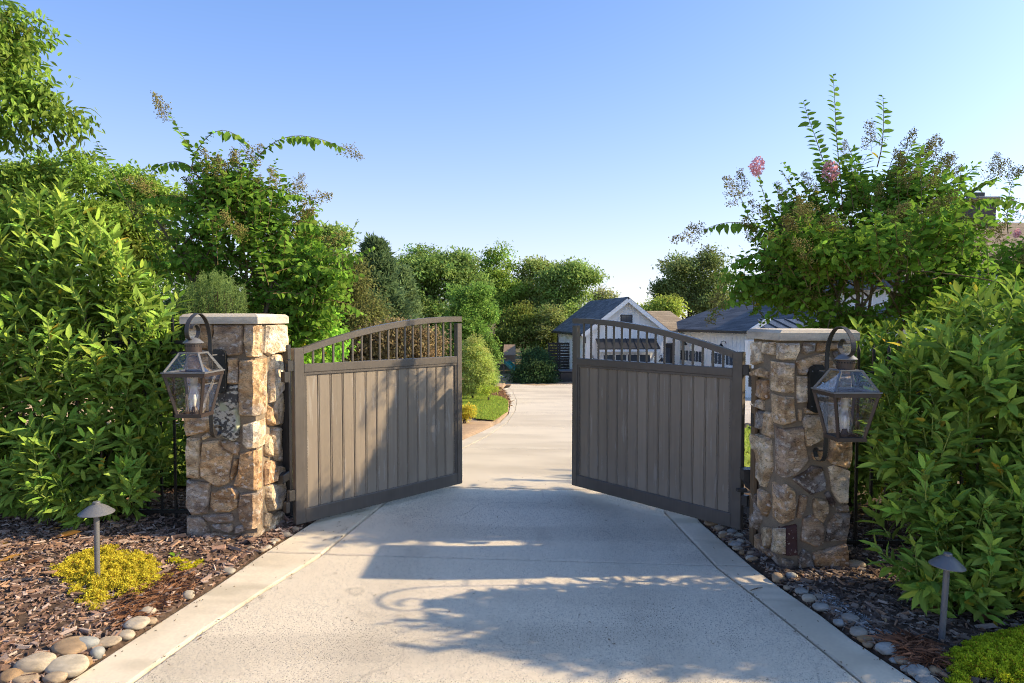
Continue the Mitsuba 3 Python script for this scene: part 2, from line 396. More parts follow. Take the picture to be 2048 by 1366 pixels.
def soft_grid(lo, hi, flo, fhi, step, grow=1.22):
    a = list(np.arange(flo, fhi + 1e-6, step))
    s, x = step, fhi
    while x < hi:
        s *= grow
        x += s
        a.append(min(x, hi))
    s, x = step, flo
    while x > lo:
        s *= grow
        x -= s
        a.insert(0, max(x, lo))
    return np.unique(np.array(a))
gx, gy = np.meshgrid(soft_grid(-600, 600, -5.2, 5.2, 0.06), soft_grid(-60, 900, 1.2, 8.0, 0.06))
def bed_height(x, y):
    x, y = np.asarray(x, float), np.asarray(y, float)
    d = shapely.distance(pave_poly, shapely.points(x, y))
    near = np.exp(-np.clip(y - 6, 0, 50) / 2)
    bump = (meshkit.fbm(np.stack([x * 4, y * 4, x * 0], -1), 3) - 0.5) * 0.05 * np.clip(d / 0.1, 0, 1)
    return zg(x, y) + np.where(d <= 0, -0.10, np.clip(d * 0.8, 0, 0.035) - 0.015 + 0.05 * near * np.clip((d - 0.3) / 1.2, 0, 1) + bump * np.where(y < 40, 1, 0)) - 0.15 * np.clip((abs(x) - 60) / 100, 0, 1)
gz = bed_height(gx.ravel(), gy.ravel())
nx_, ny_ = gx.shape[1], gx.shape[0]
ii, jj = np.meshgrid(np.arange(ny_ - 1), np.arange(nx_ - 1), indexing='ij')
q = np.stack([ii * nx_ + jj, ii * nx_ + jj + 1, (ii + 1) * nx_ + jj + 1, (ii + 1) * nx_ + jj], -1).reshape(-1, 4)
put('ground', (np.c_[gx.ravel(), gy.ravel(), gz], q), 'soil', smooth=True, kind='structure')

def slabs(name, poly, cuts, bsdf, far_bsdf, lift):
    """The sheet cut into slabs by joints; each slab is a part of the drive."""
    ks = []
    for i in range(len(cuts) - 1):
        (l0, r0), (l1, r1) = cuts[i], cuts[i + 1]
        cell = Polygon([(-15, l0 - (r0 - l0) / 3.0 * 13.5), (15, r0 + (r0 - l0) / 3.0 * 13.5), (15, r1 + (r1 - l1) / 3.0 * 13.5), (-15, l1 - (r1 - l1) / 3.0 * 13.5)])
        piece = poly.intersection(cell).buffer(-0.0045, join_style=2)
        for g in getattr(piece, 'geoms', [piece]):
            if g.area < 0.01:
                continue
            g = Polygon(g.exterior)
            far = l0 > 6.3
            m = drape(g, 0.16 if not far else 0.5, lambda x, y: zg(x, y) + lift, skirt=0.05, edge_dip=0.006 if not far else 0.0)
            ks.append(put('slab' if name == 'driveway' else 'kerb_length', m, far_bsdf if far else bsdf, name, smooth=False if far else 25))
    return ks
say('driveway', kind='structure')
slabs('driveway', drive_poly, [(-3.2, -3.2), (0.9, 0.9), (4.487, 4.40), (6.45, 6.42), (9.3, 9.2), (12.4, 12.2), (15.5, 15.3), (18.8, 18.6), (22.4, 22.2), (26.5, 26.3), (30.3, 30.3), (40, 40)], 'exposed_aggregate', 'far_concrete', 0.0)
say('kerb', kind='structure')
for kp in (kerb_l, kerb_r):
    slabs('kerb', kp.buffer(-0.004), [(-3.2, -3.2), (0.9, 0.9), (4.487, 4.40), (6.45, 6.42), (9.3, 9.2), (12.4, 12.2), (15.5, 15.3), (18.8, 18.6), (22.4, 22.2), (40, 40)], 'kerb_concrete', 'far_concrete', 0.003)

# joint filler under the slabs: dark sand
put('joint_sand', drape(pave_poly.buffer(0.0), 0.5, lambda x, y: zg(x, y) - 0.022), 'dark_bark', 'driveway')
# far pale path leading off to the play area
put('path', drape(Polygon([(-0.2, 33.4), (1.0, 33.0), (1.6, 36.5), (-2.0, 37.5), (-2.6, 35.5)]), 0.5, lambda x, y: zg(x, y) + 0.02), 'far_concrete', kind='structure')

def px_poly(pts):
    return Polygon([tuple(G(*q)[:2]) for q in pts]).buffer(0)
lawn_l = px_poly(((925, 789), (960, 792), (1000, 797), (1016, 806), (1016, 826), (990, 845), (955, 843), (925, 830)))
lawn_r = Polygon([(2.9, 7.2), (12, 8.0), (12, 13.6), (7, 13.2), (3.9, 11.6), (2.7, 9.3)])
lawn_b = Polygon([(-9.5, 5.9), (-2.1, 5.9), (-1.95, 7.2), (-1.9, 9.6), (-3.3, 11.2), (-9.5, 11.2)])
grass_pts = []
for nm, poly in (('lawn', lawn_l), ('lawn_001', lawn_r), ('lawn_002', lawn_b)):
    scene[nm] = mikit.ply(drape(poly, 0.4, lambda x, y: np.maximum(bed_height(x, y), zg(x, y) - 0.02) + 0.03), 'lawn_green', True)
    labels[nm] = {'kind': 'structure'}
    x0, y0, x1, y1 = poly.bounds
    p = rng.uniform([x0, y0], [x1, y1], (26000, 2))
    grass_pts.append(p[shapely.contains_xy(poly, p[:, 0], p[:, 1])])
gp = np.vstack(grass_pts)
gzv = np.maximum(bed_height(gp[:, 0], gp[:, 1]), zg(gp[:, 0], gp[:, 1]) - 0.02) + 0.028
h = rng.uniform(0.035, 0.075, len(gp)); a = rng.uniform(0, 6.283, len(gp)); wd = 0.009
lean = rng.normal(0, 0.02, (len(gp), 2))
b0 = np.c_[gp + np.c_[np.cos(a), np.sin(a)] * wd, gzv]; b1 = np.c_[gp - np.c_[np.cos(a), np.sin(a)] * wd, gzv]; tp = np.c_[gp + lean, gzv + h]
gv = np.stack([b0, b1, tp], 1).reshape(-1, 3)
gc = np.repeat(np.array([0.30, 0.38, 0.07]) * rng.uniform(0.7, 1.5, (len(gp), 1)) * (1 + rng.normal(0, .08, (len(gp), 3))), 3, 0)
put('grass_blades', (gv, np.arange(len(gv)).reshape(-1, 3)), 'leaf', color=np.clip(gc, 0.01, 0.9), kind='stuff')

# ------------------------------------------------------------------ stone pillars
LY, LX, RY, RX = 4.71, -1.917, 4.33, 1.86          # front faces, and the corners by the drive
LW, LD, RW, RD = 0.525, 0.60, 0.49, 0.56
def crop(q, ox, oy, s=5.464):
    return [(ox + x / s, oy + y / s) for x, y in q]

def stone_mesh(outline, depth, axis, seed, proud):
    """outline: points on the pillar's face; the stone reaches depth into the wall along axis (unit, inwards)."""
    o = np.asarray(outline, float)
    c = o.mean(0)
    e1 = np.array([1.0, 0, 0]) if abs(axis[0]) < 0.5 else np.array([0, 1.0, 0])
    uvp = np.c_[(o - c) @ e1, (o - c)[:, 2]]
    poly = Polygon(uvp).buffer(-0.001)
    poly = poly.buffer(-0.004).buffer(0.005, quad_segs=2)
    if poly.is_empty:
        poly = Polygon(uvp)
    poly = max(getattr(poly, 'geoms', [poly]), key=lambda g: g.area)
    poly = Polygon(shapely.segmentize(poly.exterior, 0.022).simplify(0.0004))
    step = 0.024
    poly = shapely.segmentize(poly, step)
    ring = np.array(poly.exterior.coords)[:-1]
    x0, y0, x1, y1 = poly.bounds
    gx_, gy_ = np.meshgrid(np.arange(x0, x1, step), np.arange(y0, y1, step))
    g = np.c_[gx_.ravel(), gy_.ravel()] + np.random.default_rng(seed).uniform(-.006, .006, (gx_.size, 2))
    inn = poly.buffer(-0.011)
    g = g[shapely.contains_xy(inn, g[:, 0], g[:, 1])]
    rim2 = inn if inn.geom_type == 'Polygon' else max(inn.geoms, key=lambda q_: q_.area) if not inn.is_empty else None
    r2 = np.array(shapely.segmentize(rim2, step).exterior.coords)[:-1] if rim2 is not None and not rim2.is_empty else np.zeros((0, 2))
    p = np.vstack([ring, r2, g])
    tri = Delaunay(p).simplices
    cc = p[tri].mean(1)
    tri = tri[shapely.contains_xy(poly, cc[:, 0], cc[:, 1])]
    n = len(ring)
    d = shapely.distance(poly.exterior, shapely.points(p))
    nz = meshkit.fbm(np.c_[p * 16, np.full(len(p), seed * 1.7)], 3) - 0.5
    big = meshkit.noise(np.c_[p * 6, np.full(len(p), seed * 3.1)]) - 0.5
    gs = np.random.default_rng(seed + 9)
    tl = gs.normal(0, .055, 2)
    fac = np.max([(p @ gs.normal(0, .16, 2)) + gs.uniform(-.004, .012) for _ in range(3)], axis=0)
    tilt = np.clip(p @ tl + fac * .6, -.012, .018)
    hgt = proud * np.clip(d / 0.009, 0, 1) ** 0.7 + (0.026 * nz + 0.014 * big + tilt) * np.clip(d / 0.012, 0.3, 1)
    hgt = np.maximum(hgt, .001 + .004 * np.clip(d / .006, 0, 1))
    return p, tri, n, hgt, c, e1

def add_stone(pillar, outline, axis, depth, tone, bright, seed, proud=0.014, bsdf='field_stone', side=None):
    p, tri, n, hgt, c, e1 = stone_mesh(outline, depth, axis, seed, proud)
    axis = np.asarray(axis, float)
    w = c + p[:, :1] * e1 + p[:, 1:] * np.array([0, 0, 1.0]) - axis * hgt[:, None]
    back = w[:n] + axis * (hgt[:n, None] + depth)
    mids = [w[:n] + axis * (hgt[:n, None] + depth * k) for k in ((0.12, 0.4, 0.7) if side is not None else (0.25,))]
    if side is not None:                                  # a corner stone: its side shows, so it is rough too
        sx = np.asarray(side, float)
        s_out = (w[:n] @ sx) > (w[:n] @ sx).max() - 0.03
        for k, m in enumerate(mids):
            bulge = 0.012 + 0.022 * (meshkit.fbm(m * 14 + seed, 3) - 0.5)
            m[s_out] += sx * bulge[s_out, None]
        w[:n][s_out] -= sx * 0.004
    rings_ = [np.arange(n)]
    v = [w]
    o = len(w)
    for m in mids + [back]:
        v.append(m)
        rings_.append(np.arange(o, o + n))
        o += n
    f = [tri]
    i = np.arange(n); j = (i + 1) % n
    for a_, b_ in zip(rings_[:-1], rings_[1:]):
        f.append(np.stack([a_[i], b_[i], b_[j]], 1)); f.append(np.stack([a_[i], b_[j], a_[j]], 1))
    m = trimesh.Trimesh(np.vstack(v), np.vstack(f), process=False)
    m.fix_normals()
    nrm = m.face_normals[:len(tri)].mean(0)
    if nrm @ axis > 0:
        m.invert()
    put('stone', m, bsdf, pillar, smooth=False, uv=np.tile([tone, bright], (len(m.vertices), 1)))

def onF(q, Y):
    return [P(x, y, Y) for x, y in q]
def onS(q, X):
    return [PX(x, y, X) for x, y in q]

def build_pillar(key, X0, X1, Y0, Y1, zb, zt):
    put('core', bx(X0 + .014, X1 - .014, Y0 + .014, Y1 - .014, zb, zt - .075), 'mortar', key)
    ov = 0.028
    x0, x1, y0, y1 = X0 - ov, X1 + ov, Y0 - ov, Y1 + ov
    b, c = 0.02, 0.003
    pts = []
    for ix, iy in np.ndindex(2, 2):
        sx, sy = (x0, x1)[ix], (y0, y1)[iy]
        dx, dy = (1, -1)[ix], (1, -1)[iy]
        pts += [[sx + c * dx, sy + c * dy, zt - .078], [sx, sy, zt - .075], [sx, sy, zt - .024], [sx + b * dx, sy + b * dy, zt - .004], [sx + .06 * dx, sy + .06 * dy, zt]]
    put('coping', trimesh.convex.convex_hull(np.array(pts)), 'cap_concrete', key)

pl = thing('stone_pillar', 'fieldstone gate pillar on the left of the drive, its side face in full sun', 'pillar', 'stone gate pillars')
build_pillar(pl, LX - LW, LX, LY, LY + LD, -0.1, 1.757)
A0, B0 = (350, 620), (350, 850)
dy_ab = 230 * 5.464
F_left = [  # (crop, outline, tone, brightness, bsdf)
    ('a', [(118, 158), (272, 158), (268, 335), (118, 335)], .12, .5, 0), ('a', [(285, 158), (405, 160), (422, 240), (365, 430), (275, 430), (275, 345)], .45, .38, 0),
    ('a', [(425, 165), (740, 165), (742, 330), (735, 470), (690, 492), (580, 502), (370, 440), (430, 250)], .66, .42, 0),
    ('a', [(120, 350), (262, 350), (262, 430), (350, 450), (350, 500), (120, 500)], .3, .4, 0), ('a', [(120, 515), (285, 515), (285, 800), (120, 800)], .55, .4, 0), ('a', [(300, 515), (560, 515), (560, 805), (300, 805)], .4, .45, 0),
    ('a', [(575, 525), (685, 522), (690, 805), (575, 805)], .42, .50, 0), ('a', [(120, 815), (385, 820), (385, 1130), (120, 1130)], .6, .4, 0),
    ('a', [(400, 830), (690, 818), (700, 1100), (706, 1307), (690, 1397), (640, 1437), (510, 1382), (430, 1290), (398, 1200)], .8, .5, 1),
    ('a', [(105, 1150), (385, 1145), (390, 1260), (362, 1330), (130, 1380), (102, 1310)], .42, .45, 0),
    ('b', [(130, 140), (280, 150), (280, 400), (265, 590), (125, 575), (118, 300)], .22, .45, 0), ('b', [(290, 130), (350, 85), (385, 120), (300, 170)], .2, .55, 0),
    ('b', [(300, 190), (480, 165), (520, 230), (630, 320), (600, 480), (590, 630), (470, 680), (390, 640), (275, 560), (285, 350)], .40, .52, 0),
    ('b', [(500, 160), (710, 195), (690, 330), (640, 320), (540, 250)], .58, .40, 0), ('b', [(645, 370), (690, 370), (670, 520), (620, 610), (602, 560)], .5, .38, 0),
    ('b', [(130, 600), (385, 630), (380, 800), (360, 960), (180, 980), (118, 880)], .72, .42, 0), ('b', [(395, 730), (560, 675), (640, 670), (690, 750), (680, 900), (600, 945), (450, 950), (385, 880)], .42, .48, 0),
    ('b', [(290, 985), (620, 965), (640, 1055), (480, 1075), (350, 1040)], .7, .55, 0), ('b', [(390, 1090), (620, 1080), (640, 1150), (600, 1180), (450, 1140)], .72, .45, 0), ('b', [(660, 1110), (740, 1095), (765, 1150), (700, 1190), (650, 1190)], .72, .6, 0),
    ('b', [(130, 995), (270, 1000), (330, 1050), (380, 1140), (380, 1300), (130, 1300)], .72, .4, 0), ('b', [(400, 1160), (600, 1200), (690, 1205), (700, 1340), (400, 1340)], .6, .4, 0)]
C_left = [  # corner stones: front outline, where the side ends (px x in the crop), tone, brightness
    ('a', [(765, 160), (870, 160), (870, 512), (785, 515), (745, 340)], 968, .34, .48), ('a', [(705, 545), (870, 545), (870, 1160), (760, 1155), (702, 1150), (690, 830)], 1022, .40, .40),
    ('b', [(740, 0), (870, -40), (870, 252), (790, 258), (742, 200)], 1005, .12, .62), ('b', [(715, 310), (870, 275), (870, 720), (790, 700), (640, 660), (690, 500)], 965, .52, .46),
    ('b', [(720, 745), (870, 745), (870, 1132), (790, 1145), (700, 1040), (690, 870)], 978, .62, .33), ('b', [(725, 1195), (870, 1182), (870, 1360), (725, 1360)], 1012, .70, .42)]
S_left = [('a', [(992, 165), (1185, 160), (1195, 470), (1100, 465), (1032, 500), (978, 470), (988, 330)], .04, .60), ('a', [(1060, 490), (1172, 485), (1165, 870), (1035, 1020), (1038, 760), (1048, 560)], .10, .56),
    ('a', [(1152, 890), (1168, 1100), (1155, 1250), (1090, 1262), (1055, 1100), (1095, 980)], .16, .5), ('a', [(1022, 1040), (1040, 1100), (1070, 1270), (1020, 1250), (1000, 1190)], .45, .45),
    ('b', [(1080, 20), (1150, 30), (1165, 400), (1100, 385), (1065, 280), (1045, 130)], .16, .54), ('b', [(1015, 100), (1040, 180), (1045, 350), (985, 330), (982, 190)], .22, .45), ('b', [(1000, 390), (1080, 385), (1062, 480), (1050, 640), (985, 660), (980, 480)], .55, .5),
    ('b', [(1092, 440), (1165, 450), (1172, 600), (1064, 625), (1062, 510)], .35, .45), ('b', [(1010, 665), (1165, 615), (1162, 800), (1110, 930), (1035, 940), (995, 800)], .20, .5), ('b', [(990, 955), (1035, 960), (1020, 1060), (1000, 1140), (985, 1100)], .3, .42), ('b', [(1045, 1000), (1160, 940), (1182, 1080), (1155, 1240), (1045, 1280), (1015, 1180)], .14, .5)]
for i, (cr, o, tn, br, lich) in enumerate(F_left):
    add_stone(pl, onF(crop(o, *(A0 if cr == 'a' else B0)), LY), (0, 1, 0), 0.03, tn, br, i, bsdf='lichen_stone' if lich else 'field_stone')
for i, (cr, o, xe, tn, br) in enumerate(C_left):
    q = crop(o, *(A0 if cr == 'a' else B0))
    pts_ = onF(q, LY)
    for k in range(len(pts_)):
        pts_[k][0] = min(pts_[k][0] + (0.008 if q[k][0] > 350 + 860 / 5.464 else 0), LX + 0.004)
    d_ = float(PX(350 + xe / 5.464, 860, LX)[1] - LY)
    add_stone(pl, pts_, (0, 1, 0), d_, tn, br, 40 + i, side=(1, 0, 0))
for i, (cr, o, tn, br) in enumerate(S_left):
    add_stone(pl, onS(crop(o, *(A0 if cr == 'a' else B0)), LX), (-1, 0, 0), 0.03, tn, br, 60 + i, proud=0.022)

pr = thing('stone_pillar', 'fieldstone gate pillar on the right of the drive, beside the shaded laurel, showing a dark maroon stone low down', 'pillar', 'stone gate pillars')
build_pillar(pr, RX, RX + RW, RY, RY + RD, -0.2, 1.645)
C_, D_ = (1480, 650), (1480, 900)
F_right = [('c', [(690, 185), (830, 195), (815, 290), (720, 322), (680, 300)], .78, .36, 0), ('c', [(850, 190), (1100, 200), (1080, 262), (940, 290), (832, 290)], .52, .34, 0), ('c', [(612, 395), (780, 345), (950, 300), (1040, 440), (1050, 512), (930, 520), (760, 480), (720, 545), (640, 535)], .44, .42, 0),
    ('c', [(1012, 292), (1070, 290), (1072, 390), (1045, 382)], .95, .45, 0), ('c', [(1100, 215), (1215, 205), (1220, 340), (1105, 345)], .22, .5, 0), ('c', [(1085, 400), (1220, 360), (1225, 540), (1070, 520)], .5, .4, 0),
    ('c', [(625, 560), (745, 560), (745, 848), (625, 850)], .06, .50, 0), ('c', [(760, 550), (1050, 540), (1050, 880), (760, 885)], .4, .45, 0), ('c', [(705, 905), (760, 895), (905, 930), (905, 970), (712, 966)], .36, .50, 0),
    ('c', [(690, 1045), (720, 985), (910, 985), (915, 1250), (760, 1325), (720, 1320)], .27, .46, 0), ('c', [(642, 920), (675, 930), (672, 1050), (640, 1045)], .4, .5, 0), ('c', [(1000, 1205), (1225, 1215), (1228, 1440), (1200, 1565), (1020, 1525), (955, 1466), (985, 1370)], .40, .44, 0),
    ('c', [(935, 990), (1060, 900), (1215, 780), (1225, 1195), (1000, 1188), (930, 1180)], .32, .45, 0), ('c', [(1065, 560), (1220, 560), (1220, 770), (1070, 870)], .6, .4, 0), ('d', [(790, 30), (900, 10), (935, 60), (900, 130), (795, 100)], .5, .42, 0),
    ('d', [(780, 170), (900, 190), (940, 330), (930, 430), (770, 490), (570, 320), (740, 220)], .93, .42, 0), ('d', [(970, 190), (1030, 168), (1205, 232), (1190, 420), (1178, 580), (1085, 580), (1015, 470)], .10, .46, 0),
    ('d', [(925, 482), (968, 442), (1045, 570), (1030, 630), (985, 600)], 1.0, .42, 0), ('d', [(655, 490), (738, 500), (720, 640), (660, 740), (622, 745)], .56, .40, 0), ('d', [(805, 520), (960, 550), (970, 680), (910, 800), (822, 735), (795, 620)], .34, .38, 0),
    ('d', [(690, 745), (800, 705), (925, 830), (910, 1020), (830, 1060), (668, 990), (682, 850)], .62, .44, 0), ('d', [(1050, 690), (1200, 690), (1195, 850), (1165, 990), (942, 1000), (962, 800)], .82, .42, 0),
    ('d', [(800, 1120), (990, 1070), (1160, 1022), (1185, 1120), (1185, 1285), (830, 1275), (802, 1180)], .5, .46, 0), ('d', [(690, 1082), (760, 1120), (810, 1275), (640, 1300), (640, 1170)], .86, .45, 0), ('d', [(1055, 630), (1185, 600), (1192, 675), (1070, 675)], .72, .4, 0),
    ('d', [(640, 1315), (820, 1290), (1185, 1300), (1185, 1420), (640, 1420)], .7, .4, 0)]
C_right = [('c', [(462, 200), (650, 195), (655, 270), (610, 378), (462, 380)], 385, .17, .46), ('c', [(462, 410), (590, 418), (595, 738), (462, 740)], 318, .30, .50), ('c', [(462, 780), (590, 790), (612, 1060), (462, 1095)], 330, .36, .46),
    ('c', [(462, 1140), (690, 1112), (710, 1290), (752, 1486), (605, 1648), (490, 1668), (462, 1640)], 370, .64, .46), ('d', [(462, 420), (500, 370), (600, 440), (615, 600), (590, 760), (462, 810)], 335, .44, .47), ('d', [(462, 850), (620, 810), (627, 1150), (525, 1155), (462, 1140)], 360, .93, .5), ('d', [(462, 1185), (590, 1212), (596, 1320), (570, 1420), (462, 1420)], 240, .72, .42)]
S_right = [('c', [(150, 185), (240, 180), (235, 400), (150, 440)], .05, .48), ('c', [(265, 190), (372, 185), (370, 330), (262, 312)], .1, .5), ('c', [(140, 505), (230, 462), (300, 505), (304, 578), (150, 560)], .35, .5), ('c', [(160, 592), (298, 600), (305, 800), (252, 820), (160, 750)], .5, .42), ('c', [(160, 790), (250, 832), (250, 930), (152, 885)], .1, .5), ('c', [(160, 925), (268, 952), (258, 1140), (156, 1132)], .75, .4),
    ('c', [(282, 942), (338, 962), (350, 1230), (272, 1200)], .35, .42), ('c', [(160, 1172), (328, 1232), (348, 1566), (272, 1775), (182, 1665), (150, 1416)], .22, .46), ('d', [(222, 412), (310, 482), (328, 620), (280, 730), (222, 602)], .42, .5), ('d', [(366, 855), (452, 850), (452, 1138), (376, 1118)], .25, .36), ('d', [(150, 452), (208, 482), (228, 760), (180, 880), (146, 850)], .7, .4), ('d', [(256, 842), (328, 852), (330, 1050), (282, 1080), (256, 950)], .3, .4), ('d', [(142, 912), (190, 930), (236, 1080), (200, 1200), (150, 1190)], .45, .42), ('d', [(206, 905), (250, 962), (262, 1052), (328, 1092), (350, 1160), (232, 1250), (212, 1180)], .6, .4)]
for i, (cr, o, tn, br, sp) in enumerate(F_right):
    add_stone(pr, onF(crop(o, *(C_ if cr == 'c' else D_)), RY), (0, 1, 0), 0.03, tn, br * 1.22, 100 + i)
for i, (cr, o, xe, tn, br) in enumerate(C_right):
    pts_ = onF(crop(o, *(C_ if cr == 'c' else D_)), RY)
    for q_ in pts_:
        q_[0] = max(q_[0], RX - 0.004)
    d_ = float(PX(1480 + xe / 5.464, 860, RX)[1] - RY)
    d_ = .06 if i == 5 else d_
    add_stone(pr, pts_, (0, 1, 0), max(d_, .06), tn, br * 1.22, 140 + i, side=(-1, 0, 0), bsdf='speckled_stone' if i == 5 else 'field_stone')
for i, (cr, o, tn, br) in enumerate(S_right):
    add_stone(pr, onS(crop(o, *(C_ if cr == 'c' else D_)), RX), (1, 0, 0), 0.03, tn, br * 1.2, 160 + i, proud=0.018)

# ------------------------------------------------------------------ gates
def gate(name_label, hinge, lead, flip):
    g = thing('driveway_gate', name_label, 'gate', 'open driveway gates')
    h0, l0 = np.asarray(hinge, float), np.asarray(lead, float)
    W = np.linalg.norm((l0 - h0)[:2])
    u = (l0 - h0) / W
    u[2] = 0
    n = np.array([u[1], -u[0], 0]) * (1 if flip else -1)          # towards the viewer's side of the drive
    if n[1] > 0:
        n = -n
    dz = (l0[2] - h0[2]) / W
    def loc(m):
        """Local s (along), w (out of the face), z (up) into the world."""
        m = m.copy() if hasattr(m, 'copy') else m
        v = np.array(m.vertices)
        w = h0 + v[:, :1] * u + v[:, 1:2] * n + np.c_[v[:, 0] * 0, v[:, 0] * 0, v[:, 2] + v[:, 0] * dz]
        o = trimesh.Trimesh(w, m.faces, process=False)
        if np.cross(u, n)[2] < 0:
            o.invert()
        return o
    def top(s):
        return 1.40 + 0.29 * (1 - (1 - s / W) ** 2)
    T_, ch = 0.055, 0.004
    put('hinge_stile', loc(bx(0, .085, -T_ / 2, T_ / 2, 0, 1.425, ch)), 'taupe_frame', g)
    put('lead_stile', loc(bx(W - .062, W, -T_ / 2, T_ / 2, 0, 1.62, ch)), 'taupe_frame', g)
    put('bottom_rail', loc(bx(.0855, W - .0625, -T_ / 2 + .002, T_ / 2 - .002, 0, .115, ch)), 'taupe_frame', g)
    put('middle_rail', loc(bx(.0855, W - .0625, -T_ / 2 + .002, T_ / 2 - .002, 1.225, 1.293, ch)), 'taupe_frame', g)
    put('rail_moulding', loc(bx(.086, W - .063, T_ / 2 - .02, T_ / 2 - .008, 1.203, 1.2245, .002)), 'taupe_frame', g)
    ss = np.linspace(0.0855, W, 30)
    arch = Polygon(list(zip(ss, top(ss))) + list(zip(ss[::-1], top(ss[::-1]) - 0.052)))
    m = trimesh.creation.extrude_polygon(arch, T_ - .004, engine='earcut')
    v = np.array(m.vertices)
    m = trimesh.Trimesh(np.c_[v[:, 0], v[:, 2] - T_ / 2 + .002, v[:, 1]], m.faces[:, ::-1], process=False)
    put('arched_rail', loc(m), 'taupe_frame', g)
    put('inner_moulding', loc(bx(.086, .112, T_ / 2 - .024, T_ / 2 - .010, .1155, 1.2028, .002)), 'taupe_frame', g)
    put('inner_moulding', loc(bx(W - .084, W - .063, T_ / 2 - .024, T_ / 2 - .010, .1155, 1.2028, .002)), 'taupe_frame', g)
    a, b, nb = .1125, W - .0845, 14
    bw = (b - a) / nb
    for k in range(nb):
        x0, x1 = a + k * bw + .0012, a + (k + 1) * bw - .0012
        gr, be = 0.0055, 0.010                      # a groove and a bead along one edge of each board
        prof = [(x0, -.010), (x1, -.010), (x1, .0035), (x1 - .003, .0065), (x1 - be + .003, .0065), (x1 - be, .003), (x1 - be - .001, -.004), (x1 - be - gr + .001, -.004), (x1 - be - gr, .004), (x1 - be - gr - .002, .0065), (x0 + .003, .0065), (x0, .003)]
        m = trimesh.creation.extrude_polygon(Polygon(prof), 1.0865, engine='earcut')
        v = np.array(m.vertices)
        v[:, 2] += .1158
        m = trimesh.Trimesh(v, m.faces, process=False)
        put('board', loc(m), 'taupe_board', g, uv=np.tile([(k * 0.31 + (0.5 if flip else 0)) % 1, 0.5], (len(v), 1)))
    put('backing_panel', loc(bx(a, b, -.020, -.012, .1155, 1.2245)), 'taupe_frame', g)
    n_b = 17
    for k in range(n_b):
        s = .0855 + (W - .0855 - .0625) * (k + 1) / (n_b + 0.75)
        put('baluster', loc(bx(s - .0080, s + .0080, -.0080, .0080, 1.2935, top(s) - .0525, .0015)), 'taupe_frame', g)
    for zc in (1.24, .20):
        hb = put('hinge', loc(cat([bx(-.052, -.0008, -.022, .022, zc, zc + .085, .003), bx(-.085, -.052, -.03, .03, zc - .085, zc - .002, .003), bx(-.06, -.045, -.008, .008, zc - .05, zc + .06)])), 'dark_metal', g)
    return u, n, W, loc

gz_l, gz_r = 0.06, 0.03
HL, LL = np.array([-1.752, 5.02, gz_l]), np.array([-.522, 6.35, .05])
HR, LR = np.array([1.842, 4.99, gz_r]), np.array([.625, 6.35, .032])
uL, nL, WL, locL = gate('left leaf of the open driveway gate, taupe boards in dappled sunlight', HL, LL, False)
uR, nR, WR, locR = gate('right leaf of the open driveway gate, taupe boards wholly in shade', HR, LR, True)
gp_ = thing('gate_post', 'dark steel hinge post fixed to the left stone pillar', 'post', 'gate posts')
put('post_tube', bx(LX + .004, LX + .062, LY + LD - .10, LY + LD - .03, -.05, 1.50, .003), 'dark_metal', gp_)
put('post_foot', bx(LX + .002, LX + .09, LY + LD - .115, LY + LD - .015, -.06, .06, .004), 'dark_metal', gp_)
gp2 = thing('gate_post', 'slim brown wooden post fixed to the right stone pillar behind the hinges', 'post', 'gate posts')
put('post_timber', bx(RX - .032, RX - .004, RY + RD - .16, RY + RD - .09, -.14, 1.34, .003), 'post_wood', gp2)
put('post_plate', bx(RX - .036, RX - .0325, RY + RD - .15, RY + RD - .10, .9, 1.0), 'dark_metal', gp2)
# photo eye box on the left pillar
pe = thing('gate_sensor', 'small black gate sensor box on the sunlit side of the left pillar', 'sensor')
c = PX(555, 955, LX)
put('housing', bx(LX + .02, LX + .075, c[1] - .07, c[1] + .07, c[2] - .035, c[2] + .035, .004), 'dark_metal', pe)
put('lens_cover', bx(LX + .03, LX + .066, c[1] - .074, c[1] - .0702, c[2] - .024, c[2] + .024), 'black_iron', pe)
# gate operator on the right
go = thing('gate_opener', 'dark metal gate opener housing between the right gate and its stone pillar', 'gate opener')
c = P(1500, 958, 4.86)
prof = Polygon([(-.065, .075), (.05, .075), (.062, .03), (.062, -.075), (-.02, -.075), (-.04, -.03), (-.065, .0)]).buffer(-.006).buffer(.006)
m = trimesh.creation.extrude_polygon(prof, .09, engine='earcut'); v = np.array(m.vertices)
put('housing', trimesh.Trimesh(np.c_[c[0] + v[:, 0], c[1] - .05 + v[:, 2], c[2] + v[:, 1]], m.faces[:, ::-1], process=False), 'dark_metal', go)
put('lid', bx(c[0] - .068, c[0] + .054, c[1] - .055, c[1] + .045, c[2] + .0755, c[2] + .084, .003), 'dark_metal', go)
put('arm', bx(c[0] - .10, c[0] - .02, c[1] - .01, c[1] + .03, c[2] - .10, c[2] - .0755, .003), 'dark_metal', go)

